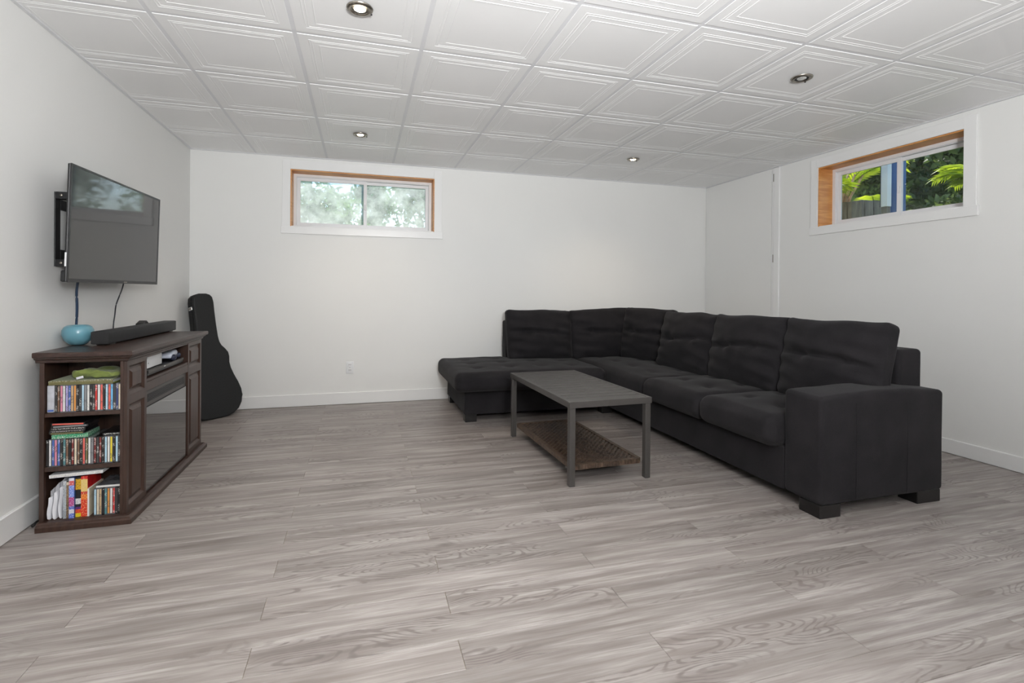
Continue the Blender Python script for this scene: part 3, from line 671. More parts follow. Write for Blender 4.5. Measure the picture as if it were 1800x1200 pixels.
# bottom shelf: papers and film cases
ZB = 0.0385
def wavy(p):
    return Vector((p.x+0.004*math.sin(p.z*45)+0.002*noise.noise(Vector((p.x*80, p.y*9, p.z*40))), p.y+0.006*math.sin(p.z*20+p.x*160), p.z*(1+0.04*math.sin(p.x*300))))
for i, (x, h, tk, dy) in enumerate([(sx0+0.014, 0.100, 0.020, 0.010), (sx0+0.034, 0.122, 0.018, 0.008), (sx0+0.053, 0.140, 0.018, 0.014)]):
    pp = thing('paper_bundle', ['white paper bundle against the left post of the bottom shelf', 'white paper bundle in the middle of the three bundles', 'tallest white paper bundle beside the grey case'][i], 'papers', (x, by0+dy, ZB), 0, 'paper bundles on the bottom shelf')
    b = rbox(tk-0.002, 0.15, h, 0.004, 8, 2, lambda p, h=h: wavy(p)); xs = [v[0] for v in b.v]; mid = (min(xs)+max(xs))/2; kx = (tk-0.001)/(max(xs)-min(xs))
    zm = min(v[2] for v in b.v); ym = min(v[1] for v in b.v); b.v = [((v[0]-mid)*kx, v[1]-ym, v[2]-zm) for v in b.v]
    b.build('sheets', 'paper', pp, True)
    bm_ = MB()
    for k in range(3): bm_.box(-tk/2+0.002+k*(tk-0.004)/3, -tk/2+0.0035+k*(tk-0.004)/3, 0.03, 0.15, h*0.9, h+0.022+0.006*k)
    bm_.build('loose_sheet', 'paper', pp)
def zone_print(name, stops, speck):
    t = NT(name); co = t.n('ShaderNodeTexCoord').outputs['Generated']; sp = t.n('ShaderNodeSeparateXYZ'); t.l(co, sp.inputs[0])
    c = t.ramp(sp.outputs[2], [(p, srgb(*k)) for p, k in stops], 'CONSTANT')
    ob = t.n('ShaderNodeTexCoord').outputs['Object']; n1 = t.n('ShaderNodeTexNoise', i_Scale=210.0, i_Detail=1.0); t.l(ob, n1.inputs['Vector'])
    t.l(t.mix(t.ramp(n1.outputs[0], [(0.56, 0.0), (0.6, 0.6)]), c, srgb(*speck)), t.b.inputs['Base Color']); t.b.inputs['Roughness'].default_value = 0.3; return t.m
def art(name, a, b_, c):
    t = NT(name); ob = t.n('ShaderNodeTexCoord').outputs['Object']; n1 = t.n('ShaderNodeTexNoise', i_Scale=26.0, i_Detail=3.0); t.l(ob, n1.inputs['Vector'])
    t.l(t.ramp(n1.outputs[0], [(0.35, srgb(*a)), (0.52, srgb(*b_)), (0.68, srgb(*c))]), t.b.inputs['Base Color']); t.b.inputs['Roughness'].default_value = 0.3; return t.m
bxs = sx0+0.066
films = [('slim_case', 0.013, 0.172, 0.13, 'slim pale grey film case beside the paper bundles', zone_print('grey_case_spine', [(0, (150, 156, 162)), (0.2, (176, 182, 188)), (0.9, (196, 200, 204))], (90, 90, 96)), mat('grey_case_cover', srgb(150, 154, 160), 0.3, var=0.1), 0.012, 0.0),
    ('slim_case', 0.011, 0.166, 0.13, 'slim brown film case between the grey and blue ones', zone_print('brown_case_spine', [(0, (96, 78, 58)), (0.45, (120, 96, 70)), (0.92, (210, 200, 180))], (190, 170, 130)), mat('brown_case_cover', srgb(92, 76, 60), 0.4, var=0.2), 0.012, 0.0),
    ('film_box', 0.021, 0.184, 0.105, 'blue film box with colourful cover on the bottom shelf', zone_print('blue_box_spine', [(0, (86, 110, 190)), (0.12, (214, 214, 220)), (0.22, (80, 104, 190)), (0.3, (176, 66, 130)), (0.52, (112, 140, 214)), (0.82, (210, 90, 90)), (0.93, (220, 224, 236))], (235, 235, 240)), art('blue_box_cover', (26, 40, 86), (44, 86, 150), (196, 70, 60)), 0.008, 0.0),
    ('film_box', 0.022, 0.184, 0.105, 'black film box with yellow and white lettering, red and yellow foot', zone_print('black_box_spine', [(0, (226, 206, 40)), (0.09, (214, 76, 40)), (0.19, (92, 46, 120)), (0.25, (30, 30, 34)), (0.32, (222, 222, 224)), (0.46, (30, 30, 34)), (0.68, (206, 162, 40)), (0.95, (28, 28, 32))], (24, 24, 28)), art('black_box_cover', (20, 20, 24), (46, 44, 48), (120, 110, 90)), 0.018, 0.0),
    ('film_box', 0.026, 0.186, 0.125, 'tall red film box in the middle of the bottom shelf', zone_print('red_box_spine', [(0, (206, 44, 26)), (0.42, (224, 120, 40)), (0.55, (196, 34, 30)), (0.62, (226, 196, 120)), (0.92, (190, 26, 32))], (236, 214, 150)), art('red_box_cover', (150, 20, 26), (186, 28, 32), (214, 60, 40)), 0.016, 0.0)]
xx = bxs
for nm_, tk, h, dep, lab, sm, cm, dy, rz in films:
    o = thing(nm_, lab, 'film case', (xx+tk/2, by0+dy, ZB), rz, 'film cases on the bottom shelf')
    MB().box(-tk/2+0.0004, tk/2-0.0004, 0.001, dep, 0, h).build('box', cm, o)
    MB().box(-tk/2+0.0004, tk/2-0.0004, 0, 0.001, 0, h).build('spine', sm, o); xx += tk
th = thing('booklet', 'thin cream booklet between the red box and the bottom CD row', 'booklet', (xx+0.004, by0+0.014, ZB))
MB().box(-0.003, 0.003, 0, 0.13, 0, 0.126).build('pages', 'paper', th); MB().box(-0.0035, -0.003, -0.0005, 0.13, 0, 0.128).build('cover', printed('cream'), th); MB().box(0.003, 0.0035, -0.0005, 0.13, 0, 0.128).build('cover', printed('cream'), th)
o = thing('film_case', 'white film case lying tilted across the boxes of the bottom shelf', 'film case', (sx0+0.016, by0+0.008, ZB+0.190), 0, 'film cases on the bottom shelf'); o.rotation_euler = (0, -0.035, 0)
MB().box(0.0, 0.205, 0.0, 0.135, 0, 0.014).build('box', 'white_plastic', o); MB().box(0.004, 0.201, -0.0006, 0.0004, 0.002, 0.012).build('spine', printed('white'), o)
o = thing('cd_case', 'white case lying flat on the bottom CD row', 'cd case', (sx1-0.052, by0+0.020, 0.038+CDH+0.0012), 0, 'flat cases on the bottom row')
MB().box(-0.050, 0.050, 0.0, 0.14, 0, CDT).build('case', 'jewel', o); MB().box(-0.048, 0.048, -0.0006, 0.0004, 0.001, CDT-0.001).build('spine', printed('white'), o)

# ================================================================== TELEVISION
tv = thing('television', 'flat black television on a wall bracket above the console', 'television', (-1.300, 3.261, 1.399))
tv.rotation_euler = (0, 0.027, -0.032)
W_, HT = 0.97, 0.558
MB().box(-0.014, -0.002, -W_/2+0.001, W_/2-0.001, -HT/2+0.001, HT/2-0.001).build('housing', 'black_plastic', tv, bevel=0.004)
MB().box(-0.060, -0.014, -W_/2+0.20, W_/2-0.20, -HT/2+0.03, 0.16).build('rear_housing', 'black_matte', tv, bevel=0.008)
MB().box(-0.034, -0.014, -W_/2+0.012, -W_/2+0.20, -HT/2+0.001, -HT/2+0.055).build('speaker_housing', 'black_matte', tv, bevel=0.006)
bz = MB().frame(-W_/2, W_/2, -HT/2, HT/2, 0.010, -0.002, 0.003, 0.018); bz.v = [(y, x, z) for x, y, z in bz.v]
bezel = bz.build('bezel', 'black_plastic', tv, bevel=0.001)
MB().box(-0.002, 0.0008, -W_/2+0.009, W_/2-0.009, -HT/2+0.017, HT/2-0.009).build('screen', 'screen', tv)
MB().box(0.003, 0.0036, 0.045, 0.080, -HT/2+0.006, -HT/2+0.011).build('maker_badge', 'steel', bezel)
MB().box(-0.012, -0.005, -W_/2+0.0002, -W_/2+0.0012, -0.205, -0.140).build('side_sticker', 'white_plastic', tv)

mt = thing('wall_bracket', 'black metal wall bracket holding the television', 'bracket', (XL, 2.995, 1.385))
MB().box(0.001, 0.006, -0.035, 0.010, -0.185, 0.185).build('wall_rail', 'black_plastic', mt, bevel=0.001)
MB().box(0.001, 0.008, 0.010, 0.46, 0.10, 0.15).build('cross_rail', 'black_plastic', mt); MB().box(0.001, 0.008, 0.010, 0.46, -0.15, -0.10).build('cross_rail', 'black_plastic', mt)
for z in (-0.168, 0.168):
    MB().box(0.006, 0.070, -0.034, 0.006, z-0.018, z+0.018).build('arm', 'black_plastic', mt, bevel=0.002)
    MB().lathe([(0.0001, 0.004), (0.006, 0.004), (0.007, 0.0), (0.0001, 0.0)], 14).build('bolt', 'steel', mt, True, loc=(0.030, -0.034, z), rot=(PI/2, 0, 0))
MB().box(0.064, 0.1030, 0.000, 0.012, -0.185, -0.07).build('hook_rail', 'black_plastic', mt); MB().box(0.064, 0.1030, 0.000, 0.012, 0.07, 0.185).build('hook_rail', 'black_plastic', mt)

def cable(name, label, pts, r, m_):
    # smooth the polyline
    P = [Vector(p) for p in pts]; out = []
    for i in range(len(P)-1):
        p0, p1, p2, p3 = P[max(i-1, 0)], P[i], P[i+1], P[min(i+2, len(P)-1)]
        for k in range(6):
            t_ = k/6; out.append(0.5*((2*p1)+(p2-p0)*t_+(2*p0-5*p1+4*p2-p3)*t_*t_+(3*p1-p0-3*p2+p3)*t_**3))
    out.append(P[-1]); return tag(MB().tube(out, r, 8).build(name, m_, None, True), label, 'cable')
cable('power_cable', 'thick dark blue cable hanging from the television behind the bowl', [(-1.40, 3.05, 1.16), (-1.41, 3.05, 1.08), (-1.420, 3.075, 1.00), (-1.435, 3.105, 0.93), (-1.444, 3.115, 0.84), (-1.447, 3.115, 0.70)], 0.006, mat('navy_cable', srgb(40, 58, 82), 0.45, var=0.1))
cable('signal_cable', 'thin dark cable hanging from the middle of the television', [(-1.40, 3.56, 1.16), (-1.41, 3.56, 1.10), (-1.425, 3.55, 1.04), (-1.43, 3.525, 0.99), (-1.44, 3.535, 0.93), (-1.445, 3.53, 0.86), (-1.447, 3.53, 0.70)], 0.0035, mat('dark_cable', srgb(34, 36, 44), 0.45, var=0.1))
cable('floor_cable', 'short dark cable end on the floor behind the console corner', [(-1.442, 2.86, 0.006), (-1.43, 2.80, 0.008), (-1.425, 2.76, 0.02), (-1.43, 2.74, 0.008), (-1.442, 2.76, 0.006)], 0.0045, 'black_plastic')

# ---- wall outlet
ol = thing('wall_outlet', 'white duplex wall outlet on the back wall', 'outlet', (-0.098, YB, 0.350))
rbox(0.070, 0.006, 0.114, 0.002, 1, 2).build('cover_plate', 'white_plastic', ol, True, loc=(0, -0.0032, 0))
for z in (-0.027, 0.027):
    s = rbox(0.034, 0.003, 0.036, 0.001, 1, 2).build('socket', 'vinyl', ol, True, loc=(0, -0.0070, z))
    for x in (-0.007, 0.007): MB().box(x-0.0015, x+0.0015, -0.0018, -0.0014, -0.004, 0.010).build('slot', 'dark_gap', s)
MB().lathe([(0.0001, 0.001), (0.003, 0.001), (0.0035, 0.0), (0.0001, 0.0)], 12).build('screw', 'steel', ol, True, loc=(0, -0.0063, 0), rot=(PI/2, 0, 0))

# ================================================================== GUITAR CASE
gcs = thing('guitar_case', 'black hard guitar case leaning in the left back corner', 'guitar case', (-1.150, 4.655, 0.006))
half = [(0.000, 0.040), (0.004, 0.090), (0.020, 0.150), (0.050, 0.195), (0.10, 0.228), (0.16, 0.243), (0.215, 0.240), (0.28, 0.220), (0.35, 0.190), (0.41, 0.170), (0.46, 0.163), (0.51, 0.168), (0.55, 0.163), (0.585, 0.140), (0.615, 0.112), (0.65, 0.096), (0.70, 0.090), (0.80, 0.087), (0.92, 0.087), (1.00, 0.089), (1.045, 0.082), (1.068, 0.062), (1.078, 0.030)]
def gprofile(w0, w1, ins):
    pts = [(h-ins, v) for v, h in half]+[(-(h-ins), v) for v, h in half[::-1]]
    return pts
def gslab(name, w0, w1, m_, ins=0.0, bevel=0.012, parent=gcs):
    mb = MB(); P = gprofile(w0, w1, ins); n = len(P)
    # u -> local x, v -> local z, thickness -> local y (front is -y); front thins toward the head
    def th_(w, v): return w*(1.0-0.22*max(0, (v-0.55)/0.5))
    vs_ = [(u, th_(w0, v), v) for u, v in P]+[(u, th_(w1, v), v) for u, v in P]
    fs_ = [tuple(range(n)), tuple(range(n, 2*n))[::-1]]+[(i, n+i, n+(i+1) % n, (i+1) % n) for i in range(n)]
    mb.add(vs_, fs_); return mb.build(name, m_, parent, bevel=bevel, bseg=3)
lid = gslab('lid', 0.0, 0.045, 'tolex'); shell = gslab('shell', 0.047, 0.118, 'tolex')
gslab('seam_trim', 0.0435, 0.0485, 'black_plastic', ins=-0.002, bevel=0.0)
def latch(side, v, hwid):
    u = side*hwid
    l = rbox(0.010, 0.050, 0.030, 0.004, 1, 2).build('latch', 'chrome', gcs, True, loc=(u, 0.045, v))
    MB().box(-0.004*1, 0.004, -0.018, 0.018, -0.006, 0.006).build('lever', 'steel', l, loc=(side*0.006, 0, 0))
latch(-1, 0.95, 0.092); latch(1, 0.16, 0.247); latch(1, 0.655, 0.099); latch(-1, 0.46, 0.166)
for u in (-0.05, 0.06):
    MB().lathe([(0.0001, 0.0), (0.010, 0.0), (0.011, 0.007), (0.0001, 0.008)], 14).build('foot_stud', 'chrome', gcs, True, loc=(u, 0.055, -0.005))
gcs.rotation_euler = (-0.222, 0, 0.785)

# ================================================================== COFFEE TABLE
ct = thing('coffee_table', 'dark grey slatted metal coffee table with woven lower shelf', 'coffee table', (1.374, 3.072, 0), math.radians(1.7))
hx, hy, tz = 0.266, 0.520, 0.478
fr = MB(); f0 = MB().frame(-hx, hx, -hy, hy, 0.024, tz-0.036, tz); fr.add([(x, z, y) for x, y, z in f0.v], [f[::-1] for f in f0.f])
fr.build('top_frame', 'table_metal', ct, bevel=0.002)
ns = 13; inner = 2*(hy-0.024); pt = inner/ns
sl_me = MB().box(-hx+0.024, hx-0.024, -pt/2+0.0040, pt/2-0.0040, -0.012, -0.0015).mesh('slat', 'table_metal')
for i in range(ns): obj('slat', sl_me, ct, bevel=0.0012, loc=(0, -inner/2+pt*(i+0.5), tz))
leg_me = MB().box(-0.0175, 0.0175, -0.0175, 0.0175, 0.0005, tz-0.0365).mesh('leg', 'table_metal')
for sx in (-1, 1):
    for sy in (-1, 1):
        lg = obj('leg', leg_me, ct, bevel=0.003, loc=(sx*(hx-0.022), sy*(hy-0.022), 0))
        bolt = MB().tube([(0, 0, 0), (0.006, 0, 0)], 0.004, 8).build('bolt', 'chrome', lg, loc=(-sx*0.018, -sy*0.004, 0.098)) ; bolt.rotation_euler = (0, 0, 0 if sx < 0 else PI)
# woven shelf
wx, wy, wz = hx-0.040, hy-0.048, 0.104
ws = MB(); f0 = MB().frame(-wx, wx, -wy, wy, 0.022, wz-0.024, wz); ws.add([(x, z, y) for x, y, z in f0.v], [f[::-1] for f in f0.f])
shelf = ws.build('woven_shelf', 'wicker_edge', ct, bevel=0.008, bseg=3)
wv = MB(); nx, ny = 24, 46
def strand(p0, p1, n, half_w, axis, ph):
    vs_ = []; fs_ = []
    for i in range(n+1):
        t_ = i/n; x = p0[0]+(p1[0]-p0[0])*t_; y = p0[1]+(p1[1]-p0[1])*t_; z = wz-0.004+0.0034*math.cos(PI*(t_*n/2+ph))
        if axis == 'x': vs_ += [(x, y-half_w, z-0.001), (x, y, z+0.0012), (x, y+half_w, z-0.001)]
        else: vs_ += [(x-half_w, y, z-0.001), (x, y, z+0.0012), (x+half_w, y, z-0.001)]
    for i in range(n):
        a = i*3; fs_ += [(a, a+1, a+4, a+3), (a+1, a+2, a+5, a+4)]
    wv.add(vs_, fs_)
ix, iy = wx-0.016, wy-0.016
for i in range(nx): strand((-ix+2*ix*(i+0.5)/nx, -iy), (-ix+2*ix*(i+0.5)/nx, iy), ny*2, ix/nx*0.74, 'y', i % 2)
for j in range(ny): strand((-ix, -iy+2*iy*(j+0.5)/ny), (ix, -iy+2*iy*(j+0.5)/ny), nx*2, iy/ny*0.74, 'x', (j+1) % 2)
wo = wv.build('weave', 'wicker', shelf, True); wo['kind'] = 'stuff'
eb = MB()
rim = [(-wx+0.010, -wy+0.010), (wx-0.010, -wy+0.010), (wx-0.010, wy-0.010), (-wx+0.010, wy-0.010)]
for k in range(4):
    a, b_ = Vector(rim[k]), Vector(rim[(k+1) % 4]); L = (b_-a).length; n = int(L/0.0115)
    for i in range(n):
        c = a+(b_-a)*((i+0.5)/n); d = (b_-a).normalized(); nn = Vector((-d.y, d.x))
        h_ = L/n*0.42; o_ = [c-d*h_-nn*0.0128, c+d*h_-nn*0.0128, c+d*h_+nn*0.0128, c-d*h_+nn*0.0128]
        eb.box(0, 0, 0, 0, 0, 0); base = len(eb.v)-8
        for q in range(4): eb.v[base+q] = (o_[q].x, o_[q].y, wz-0.0262); eb.v[base+4+q] = (o_[q].x, o_[q].y, wz+0.0022)
ebo = eb.build('edge_wrap', 'wicker_edge', shelf); ebo['kind'] = 'stuff'

# ================================================================== SECTIONAL SOFA
sofa = thing('sectional_sofa', 'charcoal fabric sectional sofa with a chaise end along the back wall', 'sofa', (2.15, 4.03, 0))
SO = Vector((2.15, 4.03, 0))
def S(mb, name, m_, loc, rot=None, smooth=True, bevel=0.0, parent=sofa):
    o = mb.build(name, m_, parent, smooth, bevel)
    o.location = Vector(loc)-(SO if parent is sofa else Vector()); 
    if rot: o.rotation_euler = rot
    return o
def span(x0, x1, y0, y1, z0, z1, r, name, m_='sofa', nm=6, nr=4, deform=None, rot=None, parent=sofa):
    return S(rbox(x1-x0, y1-y0, z1-z0, r, nm, nr, deform), name, m_, ((x0+x1)/2, (y0+y1)/2, (z0+z1)/2), rot)
# base of the run along the right and of the chaise side
BX0, BX1, BYN, BYB, CHX = 2.145, 2.985, 1.872, 4.880, 0.835
soft = lambda p: Vector((p.x+0.003*noise.noise(Vector((p.x*5+1, p.y*5, p.z*5))), p.y+0.003*noise.noise(Vector((p.x*5, p.y*5+4, p.z*5))), p.z))
span(BX0, BX1-0.02, 2.09, BYB, 0.062, 0.290, 0.012, 'base', nm=10, deform=soft)
span(CHX, BX0-0.001, 4.030, BYB, 0.062, 0.290, 0.012, 'base', nm=10, deform=soft)
# arm at the near end
def armf(p):
    e = p.z/0.265; crown = 0.018*max(0, e)*(1-(p.x/0.42)**2)
    return Vector((p.x+0.006*noise.noise(p*4), p.y-0.006*(1-(p.x/0.42)**2)*(1-e*e)+0.003*noise.noise(p*6), p.z+crown+0.004*noise.noise(p*5)*max(0, e)))
arm = span(2.140, 2.972, BYN, 2.095, 0.062, 0.592, 0.024, 'arm', nm=16, nr=5, deform=armf)
for x in (2.36, 2.70):
    S(MB().tube([(0, 0, -0.25), (0, -0.003, 0), (0, 0, 0.225)], 0.0012, 6), 'seam', 'seam', (x-2.556, -0.1155, 0.0), parent=arm)
# back frames
span(2.80, 2.975, 1.985, BYB, 0.29, 0.795, 0.022, 'back_frame', nm=10, deform=soft)
span(1.395, 2.80, 4.715, BYB, 0.29, 0.800, 0.022, 'back_frame', nm=10, deform=soft)
# seat cushions
def seatf(sx, sy, sz, tufts, front):
    def f(p):
        u, v = p.x/(sx/2), p.y/(sy/2)
        puff = 0.020*(1-u*u)*(1-v*v) if p.z > 0 else 0
        z = p.z+puff
        if p.z > 0:
            for (tx, ty) in tufts:
                d2 = (p.x-tx)**2+(p.y-ty)**2; z -= 0.016*math.exp(-d2/0.0012)+0.006*math.exp(-d2/0.010)
        w = noise.noise(Vector((p.x*7+sx*9, p.y*7, p.z*4+sy*5)))
        z += 0.005*w*(1 if p.z > 0 else 0.3)
        bulge = 0.014*(1-(p.z/(sz/2))**2)
        x, y = p.x, p.y
        if abs(u) > 0.8: x += math.copysign(bulge, u)*(abs(u)-0.8)/0.2*(1 if front == 'x' else 0.25)
        if abs(v) > 0.8: y += math.copysign(bulge, v)*(abs(v)-0.8)/0.2*(1 if front == 'y' else 0.25)
        return Vector((x, y, z))
    return f
def seat(x0, x1, y0, y1, z0, z1, tufts, front, r=0.055):
    return span(x0, x1, y0, y1, z0, z1, r, 'seat_cushion', nm=26, nr=5, deform=seatf(x1-x0, y1-y0, z1-z0, tufts, front))
grid = lambda nx_, ny_, dx, dy: [(dx*(i-(nx_-1)/2), dy*(j-(ny_-1)/2)) for i in range(nx_) for j in range(ny_)]
seat(2.065, 2.80, 2.098, 2.680, 0.278, 0.452, grid(2, 2, 0.26, 0.24), 'x')
seat(2.065, 2.80, 2.684, 3.330, 0.278, 0.448, grid(2, 2, 0.26, 0.26), 'x')
seat(2.075, 2.80, 3.334, 4.712, 0.278, 0.438, grid(2, 4, 0.26, 0.30), 'x')
_cf = seatf(1.336, 0.97, 0.164, grid(4, 3, 0.29, 0.25), 'y')
def chaisef(p):
    q = _cf(p)
    if q.x > 1.388-1.403 and q.y > 4.712-4.385: q.y = 4.712-4.385
    return q
span(0.735, 2.071, 3.900, 4.870, 0.268, 0.432, 0.055, 'seat_cushion', nm=30, nr=5, deform=chaisef)
# back cushions
def backf(w, d, h, seed):
    def f(p):
        u, s, e = p.x/(w/2), p.y/(d/2), p.z/(h/2)
        thin = 1-0.50*max(abs(u)**5, abs(e)**5)
        puff = 0.050*(1-u*u)*(1-e*e)
        y = p.y*thin-(puff if s < 0 else -0.5*puff)
        if s < 0.2:
            zc = 0.020+0.012*math.cos(u*2.2+seed)-0.016*u*math.sin(seed)
            y += 0.042*math.exp(-((p.z-zc)/0.016)**2)*(1-0.6*u*u)*(1-u**8)
            for tx in (-0.13, 0.13): y += 0.026*math.exp(-((p.x-tx)**2+(p.z-0.016)**2)/0.0014)
            y += 0.008*noise.noise(Vector((p.x*9+seed*7, p.z*15, seed)))*(1-e*e*0.4)
            # gathered folds running in from the side edges
            k = abs(u)**1.4*(1-u**6)*(1-abs(e)**6)
            y += 0.016*k*math.sin(p.z*62+seed*2+3.0*u)
        z = p.z+0.014*noise.noise(Vector((p.x*5, seed*3.1, p.y*6)))*max(0, e)+0.010*max(0, e)*(abs(u)**6)+0.010*max(0, e)*(1-u*u)
        return Vector((p.x*(1-0.03*max(0, -e))+0.006*noise.noise(Vector((seed, p.z*9, p.x*2)))*abs(u)**4, y, z))
    return f
def backc(cx_, cy_, w, rotz, seed, tilt=0.16, h=0.47, d=0.17, zc=0.665, roll=0.0):
    o = S(rbox(w, d, h, 0.036, 30, 4, backf(w, d, h, seed)), 'back_cushion', 'sofa', (cx_, cy_, zc))
    o.rotation_euler = (Matrix.Rotation(rotz, 3, 'Z') @ Matrix.Rotation(-tilt, 3, 'X') @ Matrix.Rotation(roll, 3, 'Y')).to_euler(); return o
# along the back wall (faces -y), then the corner, then along the right run (faces -x: rotz = -90 deg)
backc(1.705, 4.620, 0.680, 0.0, 1.0, h=0.48, zc=0.662)
backc(2.400, 4.600, 0.740, -0.06, 2.3, h=0.490, zc=0.670, roll=-0.03)
backc(2.690, 4.235, 0.560, -PI/2+0.42, 3.1, h=0.500, zc=0.680, tilt=0.20)
backc(2.690, 3.610, 0.690, -PI/2+0.04, 4.2, tilt=0.22, h=0.495, zc=0.672)
backc(2.690, 2.945, 0.690, -PI/2, 5.4, tilt=0.20, h=0.495, zc=0.676)
backc(2.690, 2.285, 0.650, -PI/2+0.02, 6.6, tilt=0.20, h=0.495, zc=0.682)
# feet
for x0, x1, y0, y1 in ((2.146, 2.276, 1.878, 1.998), (2.800, 2.965, 1.885, 1.985), (0.842, 0.940, 4.038, 4.128), (0.842, 0.940, 4.78, 4.87), (2.10, 2.20, 4.036, 4.13), (2.86, 2.96, 4.76, 4.86)):
    S(MB().box(x0-(x0+x1)/2, x1-(x0+x1)/2, y0-(y0+y1)/2, y1-(y0+y1)/2, 0.0005, 0.064), 'foot', 'foot', ((x0+x1)/2, (y0+y1)/2, 0), smooth=False, bevel=0.003)

# ================================================================== GARDEN OUTSIDE THE WINDOWS
GZ = 1.50
gr = struct(MB().box(XR+WT+0.002, 24, -8, 22, GZ-0.3, GZ).build('ground_garden', 'lawn'), 'grassy garden ground outside the right wall', 'ground')
gr2 = struct(MB().box(-6, XR+WT, YB+WT+0.002, 22, GZ-0.3, GZ).build('ground_yard', 'lawn'), 'grassy yard outside the back wall', 'ground')
struct(MB().box(XL-0.6, XR+0.70, YF-0.6, YB+0.26, 2.62, 2.74).build('eave_sun_block', 'trim'), 'added unseen white eave slab blocking sun above the windows', 'soffit')  # unseen overhang added to keep direct sun out of the room

def leaf_mesh(clumps, size, seed, material, flat=0.8):
    """one mesh of loose leaf blades around the clumps (centre, radius, count)"""
    rg = np.random.default_rng(seed); V = []
    for c, rad, n in clumps:
        d = rg.normal(size=(n, 3)); d[:, 2] *= flat; d /= np.linalg.norm(d, axis=1)[:, None]
        p_ = np.array(c)+d*(rad*rg.random(n)**0.45)[:, None]
        a = rg.normal(size=(n, 3)); a /= np.linalg.norm(a, axis=1)[:, None]
        b_ = np.cross(a, rg.normal(size=(n, 3))); b_ /= np.linalg.norm(b_, axis=1)[:, None]
        sz = (size*rg.uniform(0.6, 1.3, n))[:, None]
        V.append(np.stack([p_-a*sz, p_+b_*sz*0.42, p_+a*sz, p_-b_*sz*0.42], 1))
    V = np.concatenate(V).reshape(-1, 3).astype(np.float32); nf = len(V)//4
    me = bpy.data.meshes.new('foliage'); me.vertices.add(len(V)); me.vertices.foreach_set('co', V.ravel())
    me.loops.add(nf*4); me.loops.foreach_set('vertex_index', np.arange(nf*4, dtype=np.int32))
    me.polygons.add(nf); me.polygons.foreach_set('loop_start', np.arange(0, nf*4, 4, dtype=np.int32))
    me.update(calc_edges=True); me.validate(); me.materials.append(M[material]); return me
def tree(label, x, y, h, rad, lm, seed, n=2600, size=0.10, lean=0.0, low=0.2):
    rng = random.Random(seed); t = thing('garden_tree', label, 'tree', (x, y, GZ), group='garden trees beyond the planter')
    tr_ = MB(); top = Vector((lean, 0, h*0.72)); tr_.tube([(0, 0, 0), (lean*0.3, 0.05, h*0.25), (lean*0.7, -0.04, h*0.5), top], [rad*0.075, rad*0.06, rad*0.045, rad*0.02], 8)
    blobs = []; NB = 24
    for k in range(NB):
        an = rng.uniform(0, 2*PI); z = h*rng.uniform(low, 0.98); rr = rad*rng.uniform(0.15, 0.85)
        c = Vector((lean*z/h+rr*math.cos(an), rr*math.sin(an), z)); blobs.append(c)
        if k % 2: continue
        tr_.tube([Vector((lean*0.5*z/h, 0, z*0.72)), c*0.6+Vector((0, 0, z*0.33)), c], [rad*0.035, rad*0.022, rad*0.008], 6)
    tr_.build('trunk', 'bark', t, True)
    fo = obj('foliage', leaf_mesh([(c, rad*rng.uniform(0.36, 0.50), n//NB) for c in blobs], size, seed, lm), t); fo['kind'] = 'stuff'
    return t
tree('dark leafy garden tree seen through the right half of the clear window', 9.15, 5.2, 3.4, 0.78, 'leaf_dark', 11, 7500, 0.085)
tree('leafy mid green tree behind the timber planter', 9.3, 7.30, 3.2, 0.76, 'leaf_mid', 58, 7500, 0.085)
tree('tall dark tree in the middle distance of the garden', 12.6, 8.3, 5.2, 1.5, 'leaf_dark', 12, 7500, 0.11, 0.2)
tree('dark tree low at the right edge of the garden', 11.8, 4.6, 4.4, 1.2, 'leaf_dark', 17, 7500, 0.11, -0.1)
tree('dark tree behind the planter palm', 11.8, 12.6, 5.0, 1.6, 'leaf_mid', 14, 7500, 0.12)
tree('far pale tree behind the tall dark tree', 17.2, 11.2, 7.0, 1.75, 'leaf_mid', 15, 7500, 0.14)
tree('far dark tree filling the gap right of the post', 17.4, 6.5, 6.0, 1.65, 'leaf_dark', 16, 7500, 0.13)

for k_, (x_, y_) in enumerate(((22.5, 8.0), (22.5, 14.2), (22.0, 20.2), (22.5, 1.8))):
    tree('very distant tall tree, %s of the row at the garden end' % ['second from the right', 'third from the right', 'leftmost', 'rightmost'][k_], x_, y_, 8.0, 2.2, 'leaf_dark', 40+k_, 6000, 0.22, 0.0, 0.05)
